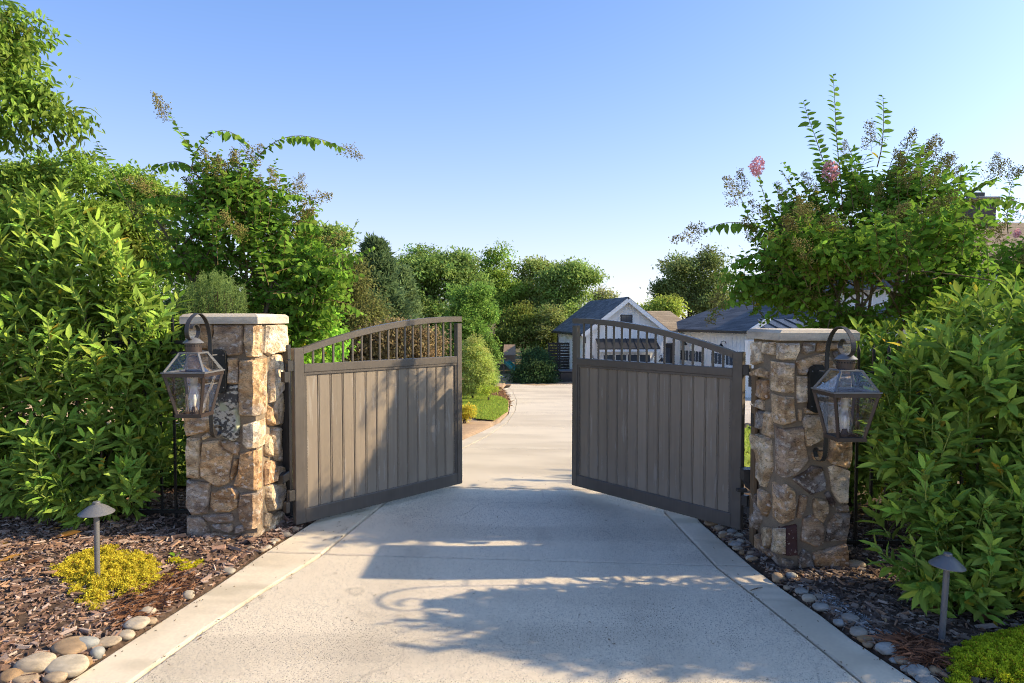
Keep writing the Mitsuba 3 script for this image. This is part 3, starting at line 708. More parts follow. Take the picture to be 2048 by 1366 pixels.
# ------------------------------------------------------------------ lanterns
def lantern(label, cx, wall_y, dz):
    k = thing('wall_lantern', label, 'lantern', 'copper lanterns on the gate pillars')
    cy = wall_y - .39
    hw, hb, ht = .133, .079, .066
    z0, z1, z2 = 1.066 + dz, 1.352 + dz, 1.482 + dz
    sg = ((-1, -1), (1, -1), (1, 1), (-1, 1))
    lo = [np.array([cx + a * hb, cy + b * hb, z0]) for a, b in sg]
    mi_ = [np.array([cx + a * hw, cy + b * hw, z1]) for a, b in sg]
    hi = [np.array([cx + a * ht, cy + b * ht, z2]) for a, b in sg]
    for i in range(4):
        j = (i + 1) % 4
        put('frame_bar', bar(lo[i], mi_[i] - [0, 0, .011], .017), 'aged_copper', k)
        put('roof_bar', bar(mi_[i] + [0, 0, .009], hi[i], .013), 'slate_metal', k)
        put('body_pane', (np.array([lo[i], lo[j], mi_[j], mi_[i]]) + np.array([0, 0, 0.0]), [[0, 1, 2, 3]]), 'pane_glass', k)
        put('roof_pane', (np.array([mi_[i], mi_[j], hi[j], hi[i]]) + np.array([0, 0, .004]), [[0, 1, 2, 3]]), 'pane_glass', k)
    def ring(h, z, w, hh):
        return cat([bx(cx - h - w / 2, cx + h + w / 2, cy - h - w / 2, cy - h + w / 2, z - hh, z + hh), bx(cx - h - w / 2, cx + h + w / 2, cy + h - w / 2, cy + h + w / 2, z - hh, z + hh),
                    bx(cx - h - w / 2, cx - h + w / 2, cy - h + w / 2, cy + h - w / 2, z - hh, z + hh), bx(cx + h - w / 2, cx + h + w / 2, cy - h + w / 2, cy + h - w / 2, z - hh, z + hh)])
    put('bottom_frame', ring(hb, z0 - .006, .022, .012), 'aged_copper', k)
    put('top_frame', ring(hw - .002, z1 - .012, .022, .012), 'aged_copper', k)
    put('eave', ring(hw + .003, z1 + .005, .024, .0045), 'slate_metal', k)
    put('roof_collar', bx(cx - ht - .006, cx + ht + .006, cy - ht - .006, cy + ht + .006, z2 - .002, z2 + .008, .002), 'slate_metal', k)
    put('floor_plate', bx(cx - hb + .012, cx + hb - .012, cy - hb + .012, cy + hb - .012, z0 - .012, z0 - .006), 'aged_copper', k)
    ch = put('vent_chimney', moved(lathe([(.053, 0), (.053, .062), (.049, .062), (.049, .001)], 28), [cx, cy, z2 + .008]), 'aged_copper', k, smooth=40)
    holes = [moved(trimesh.creation.icosphere(subdivisions=1, radius=.0052), [cx + .052 * math.cos(t), cy + .052 * math.sin(t), z2 + .052]) for t in np.arange(20) * 2 * math.pi / 20]
    put('vent_hole', cat(holes), 'black_iron', ch, kind='stuff')
    put('dome', moved(lathe([(.0005, .036), (.02, .034), (.042, .024), (.058, .009), (.066, .002), (.066, -.003), (.058, -.003), (.0005, -.001)], 28), [cx, cy, z2 + .0725]), 'slate_metal', k, smooth=35)
    # burner and glass chimney
    bu = put('burner', moved(lathe([(.0005, 0), (.03, 0), (.03, .022), (.02, .03), (.014, .055), (.0005, .055)], 18), [cx, cy, z0 - .0058]), 'aged_copper', k, smooth=40)
    put('burner_crown', cat([moved(trimesh.creation.cone(.004, .014, sections=5), [cx + .03 * math.cos(t), cy + .03 * math.sin(t), z0 + .016]) for t in np.arange(14) * 2 * math.pi / 14]), 'aged_copper', bu, kind='stuff')
    hp = spline([(.027, .02), (.035, .05), (.043, .085), (.037, .125), (.026, .165), (.023, .21), (.026, .262)], 20)
    put('glass_chimney', moved(lathe(hp, 24), [cx, cy, z0]), 'pane_glass', k, smooth=True)
    put('lamp_bulb', moved(lathe([(.0005, .135), (.008, .13), (.013, .11), (.014, .09), (.010, .065), (.008, .05), (.0005, .05)], 14), [cx, cy, z0]), 'burner_white', k, smooth=True)
    # scrolled bracket in the plane that stands off the wall
    by = wall_y - .15
    Z = lambda z: z + dz
    pts = [(by + .055, Z(.918)), (by + .10, Z(.925)), (by + .138, Z(.895)), (by + .118, Z(.856)), (by + .07, Z(.842)), (by + .022, Z(.862)), (by, Z(.92)), (by, Z(1.1)), (by, Z(1.3)), (by, Z(1.5)), (by - .012, Z(1.62)), (by - .07, Z(1.715)), (by - .165, Z(1.755)),
           (by - .262, Z(1.725)), (by - .322, Z(1.655)), (by - .318, Z(1.60)), (by - .245, Z(1.574)), (by - .18, Z(1.60)), (by - .165, Z(1.635)), (by - .195, Z(1.672)), (by - .25, Z(1.672)), (by - .268, Z(1.652))]
    s = spline(pts, 110)
    put('scroll_bracket', strip(np.c_[np.full(len(s), cx), s], (1, 0, 0), .028, .006), 'dark_metal', k)
    pw, ph = .062, .152
    pc = Z(1.328)
    o = [(-pw + .012, ph), (-.03, ph + .004), (-.024, ph + .012), (.024, ph + .012), (.03, ph + .004), (pw - .012, ph), (pw - .008, ph - .010), (pw, ph - .014), (pw, -ph + .014), (pw - .008, -ph + .010), (pw - .012, -ph), (.03, -ph - .004), (.024, -ph - .012), (-.024, -ph - .012), (-.03, -ph - .004), (-pw + .012, -ph), (-pw + .008, -ph + .010), (-pw, -ph + .014), (-pw, ph - .014), (-pw + .008, ph - .010)]
    m = trimesh.creation.extrude_polygon(Polygon(o), .035, engine='earcut'); v = np.array(m.vertices)
    put('wall_plate', trimesh.Trimesh(np.c_[cx + v[:, 0], wall_y - .047 + v[:, 2], pc + v[:, 1]], m.faces[:, ::-1], process=False), 'black_iron', k)
    for zz in (pc + .12, pc - .12):
        for xx in (-.045, .045):
            put('screw', moved(trimesh.creation.icosphere(subdivisions=1, radius=.0045), [cx + xx, wall_y - .048, zz]), 'slate_metal', k)
    for zz in (pc + .125, pc - .085):
        put('stand_off', bar((cx, wall_y - .05, zz), (cx, by - .004, zz), .008), 'slate_metal', k)
    put('lower_arm', bar((cx, by, z1 - .10), (cx, cy + hw - .035, z1 - .10), .008), 'slate_metal', k)
    return k
lantern('copper carriage lantern on the left stone pillar, its glass catching the sun', -2.187, LY, 0.0)
lantern('copper carriage lantern on the right stone pillar, half against the laurel leaves', 2.093, RY, -.088)

# ------------------------------------------------------------------ path lights
def path_light(label, base, height, hat_r, tilt):
    k = thing('path_light', label, 'path light', 'path lights beside the drive')
    hat_r *= .88
    b = np.array(base, float)
    ax = np.array([tilt[0], tilt[1], 1.0]); ax /= np.linalg.norm(ax)
    M = trimesh.geometry.align_vectors([0, 0, 1], ax); M[:3, 3] = b
    stem = lathe([(.0005, -.1), (.0155, -.1), (.0155, height - .075), (.0005, height - .075)], 16)
    col = lathe([(.0005, height - .075), (.016, height - .075), (.024, height - .05), (.024, height - .042), (.0005, height - .042)], 16)
    R = hat_r
    hat = lathe([(.0005, height + .012), (.018, height + .012), (.021, height + .008), (.021, height - .004), (.032, height - .008), (.6 * R, height - .024), (.88 * R, height - .046), (R, height - .056), (R, height - .060), (.86 * R, height - .052), (.5 * R, height - .034), (.0005, height - .030)], 32)
    for nm, m, s in (('stem', stem, 40), ('collar', col, 40), ('hat', hat, 30)):
        m.apply_transform(M)
        put(nm, m, 'slate_metal', k, smooth=s)
    return k
b = G(195, 1166, .03); path_light('grey path light in the sunlit mulch, its stem rising from yellow sedum', b, .50, .112, (.01, 0))
b = G(1883, 1282, .02); path_light('grey path light in the shade in front of the right laurel', b, .47, .097, (.055, .01))

# ------------------------------------------------------------------ iron fences behind the pillars
def iron_fence(label, xs, Y, z0, z1):
    k = thing('iron_fence', label, 'fence')
    for x in xs:
        p_ = bx(x - .009, x + .009, Y - .009, Y + .009, z0, z1 - .05, .0015)
        tip = trimesh.convex.convex_hull(np.array([[x - .009, Y - .009, z1 - .05], [x + .009, Y - .009, z1 - .05], [x + .009, Y + .009, z1 - .05], [x - .009, Y + .009, z1 - .05], [x - .014, Y, z1 - .03], [x + .014, Y, z1 - .03], [x, Y, z1 + .012]]))
        put('picket', cat([p_, tip]), 'black_iron', k)
    for z in (z0 + .06, z1 - .22, z1 - .30):
        put('rail', bx(min(xs) - .06, max(xs) + .06, Y - .0145, Y + .0145, z, z + .028, .002), 'black_iron', k)
iron_fence('black iron picket fence between the left laurel and the left pillar', list(-2.62 + LX + 1.917 - .112 * np.arange(0, 9)), LY + .36, .08, 1.735)
iron_fence('black iron picket fence between the right pillar and the right laurel', list(RX + RW + .10 + .112 * np.arange(0, 10)), RY + .32, -.02, 1.52)
# ------------------------------------------------------------------ houses at the end of the drive
def oriented(org, ang):
    """Local (a along, b away, z) to the world, about org."""
    ca, sa = math.cos(ang), math.sin(ang)
    M = np.eye(4)
    M[:2, 0], M[:2, 1], M[:3, 3] = (ca, sa), (-sa, ca), org
    def f(m):
        m = m.copy()
        m.apply_transform(M)
        return m
    return f

def slab_roof(pts, th):
    """A roof plane: its outline (counter-clockwise from above) thickened downwards."""
    p = np.asarray(pts, float)
    v = np.vstack([p, p - [0, 0, th]])
    return trimesh.convex.convex_hull(v)

gz_ = -1.76
# --- the gabled garage bay
gh = thing('garage_house', 'white board and batten garage with a front gable and small dark gable window', 'house')
W_, D__, EV, RG = 4.35, 7.6, 1.18, 2.86
org = P(1172, 640, 33.0); org = np.array([org[0], 33.0, 0.0])
f = oriented(org, math.radians(7.0))
wl = trimesh.convex.convex_hull(np.array([[0, 0, gz_ - .3], [W_, 0, gz_ - .3], [0, 0, EV], [W_, 0, EV], [W_ / 2, 0, RG - .12], [0, D__, gz_ - .3], [W_, D__, gz_ - .3], [0, D__, EV], [W_, D__, EV], [W_ / 2, D__, RG - .12]]))
put('wall', f(wl), 'white_siding', gh)
bt = []
for a in np.arange(.2, W_, .3):
    zt_ = EV + (RG - EV) * (1 - abs(a - W_ / 2) / (W_ / 2)) - .3
    bt.append(bx(a - .025, a + .025, -.014, -.001, gz_, zt_))
for b_ in np.arange(.2, D__, .3):
    bt.append(bx(-.014, -.001, b_ - .025, b_ + .025, gz_, EV - .15))
put('batten', f(cat(bt)), 'white_trim', gh, kind='stuff')
ov, e_ = .32, .28
sl = (RG - EV) / (W_ / 2)
for s in (0, 1):
    A = [(-e_, -ov, EV - e_ * sl), (W_ / 2, -ov, RG), (W_ / 2, D__ + ov, RG), (-e_, D__ + ov, EV - e_ * sl)]
    if s:
        A = [(W_ - x, y, z) for x, y, z in A]
    rf = put('roof', f(slab_roof(A, .10)), 'slate_shingle', gh)
    a0, a1 = (np.array(A[0]), np.array(A[1]))
    put('rake_board', f(bar(a0 + [0, -.035, -.17], a1 + [0, -.035, -.17], .05, .2)), 'white_trim', rf)
    put('gutter', f(bar(np.array(A[0]) + [-.05 * (1 - 2 * s), .02, -.10], np.array(A[3]) + [-.05 * (1 - 2 * s), 0, -.10], .10, .11)), 'dark_metal', rf)
put('downspout', f(bx(-.09, -.03, D__ - .3, D__ - .23, gz_, EV - .3)), 'dark_metal', gh)
put('downspout', f(bx(-.11, -.028, -.10, -.03, EV - .75, EV - .2)), 'dark_metal', gh)
wn = put('window', f(bx(W_ / 2 - .32, W_ / 2 + .32, -.05, -.003, 1.27, 1.92)), 'dark_metal', gh)
for i, j in np.ndindex(2, 2):
    put('pane', f(bx(W_ / 2 - .27 + i * .28, W_ / 2 - .01 + i * .28, -.058, -.051, 1.32 + j * .29, 1.59 + j * .29)), 'window_dark', wn)
aw = put('awning', f(slab_roof([(.52, -.75, .18), (3.78, -.75, .18), (3.78, -.02, .66), (.52, -.02, .66)], .05)), 'seam_metal', gh)
put('seam', f(cat([bar((x, -.75, .20), (x, -.02, .68), .025, .03) for x in np.arange(.54, 3.8, .4)])), 'seam_metal', aw, kind='stuff')
put('awning_beam', f(bx(.55, 3.75, -.72, -.60, .0, .14)), 'white_trim', gh)
for x in (.62, 3.55):
    put('awning_bracket', f(bar((x, -.03, -.45), (x, -.6, .0), .08)), 'white_trim', gh)
gd = put('garage_door', f(bx(.78, 3.52, -.03, .02, gz_, -.05)), 'white_trim', gh)
for i in range(2):
    wf = put('window_frame', f(bx(.9 + i * 1.32, 2.08 + i * 1.32, -.045, -.031, -.62, -.16)), 'white_trim', gd)
for i in range(4):
    put('pane', f(bx(.95 + i * .655, 1.5 + i * .655, -.052, -.046, -.58, -.20)), 'window_dark', gd)
def gooseneck(f, x, z, host_label, n=(0, -1)):
    k = thing('barn_lamp', host_label, 'lamp', 'black gooseneck barn lamps on the garages')
    s = spline([(0, 0), (.10, .12), (.26, .12), (.32, 0)], 14)
    put('gooseneck', f(tube(np.c_[np.full(14, x), -s[:, 0], z + s[:, 1]], .014, 6)), 'black_iron', k)
    m = lathe([(.0005, .07), (.03, .07), (.05, .03), (.16, -.12), (.165, -.14), (.15, -.13), (.0005, .0)], 16)
    put('lamp_shade', f(moved(m, [x, -.32, z - .05])), 'black_iron', k, smooth=30)
gooseneck(f, .35, -.35, 'black barn lamp left of the garage door under the gable')
gooseneck(f, 4.02, -.35, 'black barn lamp right of the garage door under the gable')
bn = thing('storage_bench', 'low dark storage bench against the side wall of the gabled garage', 'bench')
o_ = P(1136, 760, 33.5)
put('chest', bx(o_[0] - .42, o_[0] + .45, 33.6, 34.6, gz_ - .05, gz_ + .62, .03), 'seam_metal', bn)
put('lid', bx(o_[0] - .46, o_[0] + .49, 33.55, 34.65, gz_ + .625, gz_ + .69, .02), 'slate_metal', bn)

# --- the long garage wing that faces the court
wg = thing('garage_wing', 'long white garage wing with a slate hip roof and carriage doors facing the court', 'house')
A_, B_ = np.array([9.3, 37.6]), np.array([12.6, 28.0])
L_ = np.linalg.norm(B_ - A_)
ang = math.atan2(*(B_ - A_)[::-1])
f2 = oriented(np.array([A_[0], A_[1], 0]), ang)           # a along the front, b away to the right
DP = 8.0
put('wall', f2(bx(0, L_, 0, DP, gz_ - .3, 1.18)), 'white_siding', wg)
put('batten', f2(cat([bx(a - .025, a + .025, -.014, -.001, gz_, 1.05) for a in np.arange(.2, L_, .3)])), 'white_trim', wg, kind='stuff')
e_ = .4; RZ = 3.3; z_e = 1.12
r0, r1 = (3.2, DP / 2, RZ), (L_ + 3, DP / 2, RZ)
for pts in ([(-e_, -e_, z_e), (L_ + 3, -e_, z_e), r1, r0], [(-e_, DP + e_, z_e), (-e_, -e_, z_e), r0], [(L_ + 3, DP + e_, z_e), (-e_, DP + e_, z_e), r0, r1]):
    put('roof', f2(slab_roof(pts, .10)), 'slate_shingle', wg)
put('gutter', f2(bx(-e_ - .1, L_ + 3, -e_ - .12, -e_ - .003, z_e - .14, z_e - .01)), 'dark_metal', wg)
put('frieze_board', f2(bx(-.02, L_, -.05, -.023, .86, 1.06)), 'white_trim', wg)
for i, a0 in enumerate((.9, 4.1, 7.3)):
    d = put('garage_door', f2(bx(a0, a0 + 2.6, -.035, .02, gz_, .02)), 'white_trim', wg)
    for j in range(4):
        a1 = a0 + .14 + j * .585 + (.04 if j > 1 else 0)
        put('window', f2(bx(a1, a1 + .52, -.05, -.036, -.66, -.1)), 'window_dark', d)
        put('muntin', f2(bx(a1 + .245, a1 + .275, -.056, -.0505, -.66, -.1)), 'white_trim', d)
    gooseneck(f2, a0 + 1.3, .42, ('black barn lamp over the farthest door of the garage wing', 'black barn lamp over the middle door of the garage wing', 'black barn lamp over the nearest door of the garage wing')[i])
# --- link between, with the dark door
lk = thing('link_building', 'low white link with a dark door between the gabled garage and the wing', 'house')
f0 = f
put('wall', f0(bx(W_ + .03, W_ + 1.7, 2.2, 6.0, gz_ - .3, 1.02)), 'white_siding', lk)
dr_ = put('door', f0(bx(W_ + .2, W_ + 1.25, 2.12, 2.19, gz_, .32)), 'dark_metal', lk)
put('pane', f0(bx(W_ + .4, W_ + .68, 2.10, 2.118, -.9, .05)), 'window_dark', dr_)
put('pane', f0(bx(W_ + .77, W_ + 1.05, 2.10, 2.118, -.9, .05)), 'window_dark', dr_)
put('roof', f0(slab_roof([(W_ - .3, 2.0, 1.05), (W_ + 2.6, 2.0, 1.05), (W_ + 2.6, 6.2, 2.2), (W_ - .3, 6.2, 2.2)], .1)), 'tan_shingle', lk)

# --- the main house at the right, mostly behind the crepe myrtles
mh = thing('main_house', 'large white house with slate and tan roofs and a chimney behind the right crepe myrtles', 'house')
put('wall', bx(14.3, 30, 22.5, 33, -1.9, 3.05), 'white_siding', mh)
put('roof', slab_roof([(13.8, 22.0, 2.95), (30.5, 22.0, 2.95), (30.5, 27.6, 5.9), (15.9, 27.6, 5.9)], .12), 'tan_shingle', mh)
put('roof', slab_roof([(13.8, 33.4, 2.95), (13.8, 22.0, 2.95), (15.9, 27.6, 5.9)], .12), 'slate_shingle', mh)
put('roof', slab_roof([(30.5, 33.4, 2.95), (13.8, 33.4, 2.95), (15.9, 27.6, 5.9), (30.5, 27.6, 5.9)], .12), 'slate_shingle', mh)
cm = put('chimney', bx(19.6, 20.6, 27.0, 28.1, 5.4, 6.75), 'chimney_brick', mh)
put('chimney_cap', bx(19.5, 20.7, 26.9, 28.2, 6.755, 6.9, .02), 'slate_metal', cm)
put('chimney_pot', bx(19.85, 20.35, 27.3, 27.8, 6.905, 7.15, .02), 'dark_metal', cm)
# front gable and the lower slate roof before it
wl = trimesh.convex.convex_hull(np.array([[12.6, y, z] for y in (19.0, 22.4) for z in (-1.9, 1.7)] + [[16.6, y, z] for y in (19.0, 22.4) for z in (-1.9, 1.7)] + [[14.6, y, 3.1] for y in (19.0, 22.4)]))
put('gable_wall', wl, 'white_siding', mh)
for s in (0, 1):
    A = [(12.3, 18.7, 1.5), (14.6, 18.7, 3.22), (14.6, 22.4, 3.22), (12.3, 22.4, 1.5)]
    if s:
        A = [(29.2 - x, y, z) for x, y, z in A]
    rf = put('roof', slab_roof(A, .1), 'slate_shingle', mh)
    put('rake_board', bar(np.array(A[0]) + [0, -.04, -.16], np.array(A[1]) + [0, -.04, -.16], .05, .2), 'white_trim', rf)
for x in (13.4, 15.0):
    w_ = put('window', bx(x, x + .9, 18.93, 18.995, -.6, 1.0), 'dark_metal', mh)
    put('pane', bx(x + .06, x + .84, 18.91, 18.929, -.52, .92), 'window_dark', w_)
# porch with the standing-seam roof just above the right pillar
po = thing('porch_roof', 'dark standing seam metal porch roof seen just above the right pillar cap', 'porch')
Yp = 20.0
x0, x1 = P(1532, 650, Yp)[0], P(1745, 650, Yp)[0]
zlo, zhi = P(1600, 658, Yp)[2], P(1600, 638, Yp + 1.6)[2]
rf = put('metal_roof', slab_roof([(x0, Yp, zlo), (x1, Yp, zlo), (x1, Yp + 1.6, zhi), (x0 + .35, Yp + 1.6, zhi)], .06), 'seam_metal', po)
put('seam', cat([bar((x, Yp, zlo + .02), (x + .02, Yp + 1.6, zhi + .02), .03, .035) for x in np.arange(x0 + .42, x1, .42)]), 'seam_metal', rf, kind='stuff')
put('rake_board', bar((x0 - .50, Yp - .06, zlo - .06), (x0 + .10, Yp - .06, zhi + .02), .06, .14), 'white_trim', rf)
put('beam', bx(x0 - .1, x1, Yp + .1, Yp + .3, zlo - .40, zlo - .07), 'white_trim', po)
put('wall', bx(x0 - .1, x1, Yp + 1.2, Yp + 1.5, gz_ + .3, zlo - .41), 'white_siding', po)
for x in (x0 + .1, (x0 + x1) / 2, x1 - .2):
    put('column', bx(x, x + .16, Yp + .12, Yp + .28, gz_ + .2, zlo - .405, .01), 'white_trim', po)
# --- dark slat fence by the garage
sf = thing('slat_fence', 'black horizontal slat fence left of the gabled garage', 'fence')
fx0, fx1, fy = P(1096, 740, 37.0)[0], P(1143, 740, 37.0)[0], 37.0
for i, z in enumerate(np.arange(gz_ + .12, gz_ + 1.95, .165)):
    put('slat', bx(fx0, fx1, fy - .012, fy + .012, z, z + (.125 if i > 5 else .15)), 'black_iron', sf)
for x in np.linspace(fx0 + .05, fx1 - .05, 3):
    put('post', bx(x - .045, x + .045, fy + .013, fy + .10, gz_ - .1, gz_ + 1.98), 'black_iron', sf)
# --- play house with the slide
ph = thing('playhouse', 'small brown wooden playhouse at the far end of the drive', 'playhouse')
c = P(1018, 752, 40.0); zb = -1.78
rf = put('roof', slab_roof([(c[0] - .35, 39.2, zb + 1.25), (c[0] + .42, 39.2, zb + 1.25), (c[0] + .40, 40.0, zb + 1.85), (c[0] - .32, 40.0, zb + 1.85)], .05), 'play_wood', ph)
put('deck', bx(c[0] - .5, c[0] + .4, 39.3, 40.4, zb + .78, zb + .84), 'play_wood', ph)
put('wall', bx(c[0] - .32, c[0] + .40, 40.05, 40.12, zb + .84, zb + 1.8), 'play_wood', ph)
for x, y in ((c[0] - .33, 39.3), (c[0] + .38, 39.3), (c[0] - .33, 40.2), (c[0] + .38, 40.2)):
    put('post', bx(x - .04, x + .04, y - .04, y + .04, zb - .1, zb + 1.3), 'play_wood', ph)
sd = thing('slide', 'green plastic slide beside the wooden playhouse', 'slide')
a, b = np.array([c[0] - .18, 39.15, zb + .80]), np.array([c[0] + .62, 38.3, zb + .08])
put('chute', bar(a, b, .42, .05), 'slide_green', sd)
w = np.cross(b - a, [0, 0, 1]); w /= np.linalg.norm(w)
for s in (-1, 1):
    put('side_wall', bar(a + w * .22 * s + [0, 0, .06], b + w * .22 * s + [0, 0, .06], .05, .16), 'slide_green', sd)
# ------------------------------------------------------------------ foliage helpers
def unit(a):
    a = np.asarray(a, float)
    return a / (np.linalg.norm(a, axis=-1, keepdims=True) + 1e-12)

def leaf_shape(droop=.12, fold=.10, wide=.5):
    v = np.array([[0, 0, 0], [.33, 0, 0], [.68, 0, 0], [1, 0, 0], [.30, .46, fold], [.30, -.46, fold], [.66, .40, fold], [.66, -.40, fold]], float)
    v[:, 2] -= droop * v[:, 0] ** 2
    f = [[0, 1, 4], [0, 5, 1], [1, 2, 6], [1, 6, 4], [1, 7, 2], [1, 5, 7], [2, 3, 6], [2, 7, 3]]
    return v, np.array(f)
LAUREL, CREPE = leaf_shape(.10, .055), leaf_shape(.10, .05)
DIAMOND = (np.array([[0, 0, 0], [.5, .5, .06], [1, 0, -.08], [.5, -.5, .06]]), np.array([[0, 2, 1], [0, 3, 2]]))
BLADE = (np.array([[0, .5, 0], [0, -.5, 0], [1, 0, 0]]), np.array([[0, 1, 2]]))

def frames(axis, nrm):
    a = unit(axis)
    n = unit(nrm - (nrm * a).sum(-1, keepdims=True) * a)
    return a, np.cross(n, a), n

def leaf_mesh(pos, axis, nrm, L, W, tmpl, col):
    a, s, n = frames(axis, nrm)
    tv, tf = tmpl
    L, W = np.broadcast_to(L, (len(pos),)), np.broadcast_to(W, (len(pos),))
    v = pos[:, None] + (L[:, None] * tv[:, 0])[..., None] * a[:, None] + (W[:, None] * tv[:, 1])[..., None] * s[:, None] + (L[:, None] * tv[:, 2])[..., None] * n[:, None]
    f = (np.arange(len(pos)) * len(tv))[:, None, None] + tf
    return v.reshape(-1, 3), f.reshape(-1, 3), np.repeat(col, len(tv), 0)

def screen(p):
    d = p - CAM
    z = d @ FWD
    return 1024 + FPX * d[:, 0] / z, 683 - FPX * (d @ UPV) / z, z

def emit_leaves(plant, pos, axis, nrm, L, W, tmpl, base, bsdf, top=300, name='leaf', jit=.16, tint=None):
    """The leaves one sees best become parts of their plant, the rest one part."""
    n = len(pos)
    L, W = np.broadcast_to(L, (n,)).copy(), np.broadcast_to(W, (n,)).copy()
    g = np.random.default_rng(n)
    col = np.asarray(base) * (1 + g.normal(0, jit, (n, 1))) * (1 + g.normal(0, .06, (n, 3)))
    if tint is not None:
        col = col * tint
    col = np.clip(col, .004, .9)
    rest = np.ones(n, bool)
    if top:
        x, y, z = screen(pos + axis * (L * .5)[:, None])
        a, s, nn = frames(axis, nrm)
        area = L * W / z ** 2 * abs((nn * unit(pos - CAM)).sum(1))
        ok = (x > 5) & (x < 2043) & (y > 5) & (y < 1361) & (z > .5)
        cell = (x // 9).astype(int) * 400 + (y // 9).astype(int)
        order = np.lexsort((z, cell))
        order = order[ok[order]]
        first = np.ones(len(order), bool)
        first[1:] = cell[order][1:] != cell[order][:-1]
        cand = order[first]
        cand = cand[np.argsort(-area[cand])][:top]
        rest[cand] = False
        q = np.quantile(col[cand].sum(1), [.2, .4, .6, .8])
        cls = np.digitize(col[cand].sum(1), q)
        shapes = []
        for c in range(5):
            cc = col[cand][cls == c].mean(0) if (cls == c).any() else base
            shapes.append(mikit.ply(tmpl, bsdf, True, color=np.tile(cc, (len(tmpl[0]), 1))))
        for i, c in zip(cand, cls):
            M = np.eye(4)
            M[:3, 0], M[:3, 1], M[:3, 2], M[:3, 3] = a[i] * L[i], s[i] * W[i], nn[i] * L[i], pos[i]
            put_shape(name, shapes[c], M, plant)
    v, f, c = leaf_mesh(pos[rest], axis[rest], nrm[rest], L[rest], W[rest], tmpl, col[rest])
    put('foliage', (v, f), bsdf, plant, smooth=True if len(tmpl[0]) > 4 else False, color=c, kind='stuff')

def rand_dirs(n, g):
    d = g.normal(size=(n, 3))
    return unit(d)

def in_lobes(p, lobes, k=1.0):
    r = np.zeros(len(p), bool)
    for c in lobes:
        r |= (((p - c[:3]) / (np.asarray(c[3:]) * k)) ** 2).sum(1) < 1
    return r

def lobe_surface(lobes, n, g, k=1.0, keep=.86):
    w = np.array([c[3] * c[4] + c[3] * c[5] + c[4] * c[5] for c in lobes]); w /= w.sum()
    i = g.choice(len(lobes), n, p=w)
    d = rand_dirs(n, g)
    L_ = np.array(lobes)
    p = L_[i, :3] + d * L_[i, 3:] * k
    out = unit(d / L_[i, 3:])
    ok = ~in_lobes(p, lobes, keep * k)
    return p[ok], out[ok]

# ------------------------------------------------------------------ cherry laurels
def laurel(label, lobes, n_shoots, seed, top, base, ground_z, clip=None, group=None, size=1.0):
    k = thing('cherry_laurel', label, 'shrub', group)
    g = np.random.default_rng(seed)
    P_, A_, N_, L_, W_, tips = [], [], [], [], [], []
    stems = []
    for layer, frac in ((1.0, .52), (.82, .3), (.62, .18)):
        p, out = lobe_surface(lobes, int(n_shoots * frac * 1.6), g, layer)
        p = p[:int(n_shoots * frac)]; out = out[:len(p)]
        p = p + out * g.normal(0, .05, (len(p), 1))
        ok = p[:, 2] > ground_z + .06
        if clip is not None:
            ok &= clip(p)
        for s, o in zip(p[ok], out[ok]):
            d = unit(o * .62 + np.array([0, 0, .95 if o[2] > -.3 else .35]) + g.normal(0, .20, 3))
            ln = g.uniform(.20, .34)
            b = s - d * ln * .85
            nl = int(g.integers(10, 15))
            t = np.linspace(.12, 1.0, nl)
            ang = np.arange(nl) * 2.4 + g.uniform(0, 6.28)
            r1 = unit(np.cross(d, [0.3, 0.1, 1.0])); r2 = np.cross(d, r1)
            rad = np.cos(ang)[:, None] * r1 + np.sin(ang)[:, None] * r2
            pos = b + d * (t * ln)[:, None] + rad * .006
            up = .42 + 1.0 * t[:, None] ** 1.5
            ax = unit(rad * 1.0 + d * up + np.array([0, 0, -.14]) * (1 - t[:, None]) + g.normal(0, .09, (nl, 3)))
            P_.append(pos); A_.append(ax); N_.append(unit(d - rad * .2 + g.normal(0, .12, (nl, 3))))
            sz = size * g.uniform(.124, .160) * np.where(t > .86, .72, 1.0) * g.uniform(.72, 1.12, nl)
            L_.append(sz); W_.append(sz * g.uniform(.28, .35, nl)); tips.append(t)
            stems.append((b + d * ln * .25, b + d * ln * .6, b + d * ln))
    pos, ax, nn, L, W, t = map(np.concatenate, (P_, A_, N_, L_, W_, tips))
    young = np.clip((t - .75) / .25, 0, 1)[:, None]
    tint = 1 + young * np.array([.35, .22, .0])
    tint *= np.where(g.random((len(pos), 1)) < .22, g.uniform(.55, .8, (len(pos), 1)), 1.0)
    old = g.random(len(pos)) < .014
    tint[old] = np.array([2.4, 1.2, .9])
    emit_leaves(k, pos, ax, nn, L, W, LAUREL, base, 'glossy_leaf', top, tint=tint)
    st = cat([tube(q, [.005, .004, .0025], 4, False) for q in stems])
    put('stem', st, 'tinted', k, color=np.tile([.20, .25, .06], (len(st.vertices), 1)), kind='stuff')
    c = np.mean([l[:3] for l in lobes], axis=0)
    br = []
    for _ in range(14):
        l = lobes[g.integers(len(lobes))]
        e = np.array(l[:3]) + g.normal(0, .35, 3) * np.array(l[3:])
        b0 = np.array([l[0] * .6 + c[0] * .4 + g.normal(0, .1), l[1] + g.normal(0, .08), ground_z - .05])
        br.append(tube(spline([b0, (b0 * .6 + e * .4) + [0, 0, .1], e], 7), np.linspace(.012, .005, 7), 6))
    put('branch', cat(br), 'smooth_bark', k, kind='stuff')
    return k
GREEN_L = (.255, .390, .070)
LOBES_L = [(-3.55, 5.05, 1.15, .82, .46, 1.0), (-4.3, 5.15, 1.2, .75, .5, 1.1), (-3.75, 5.1, 2.05, .52, .40, .62), (-3.2, 5.0, 1.65, .42, .36, .72), (-3.30, 4.9, .62, .5, .36, .45), (-4.15, 5.1, 2.1, .5, .4, .52)]
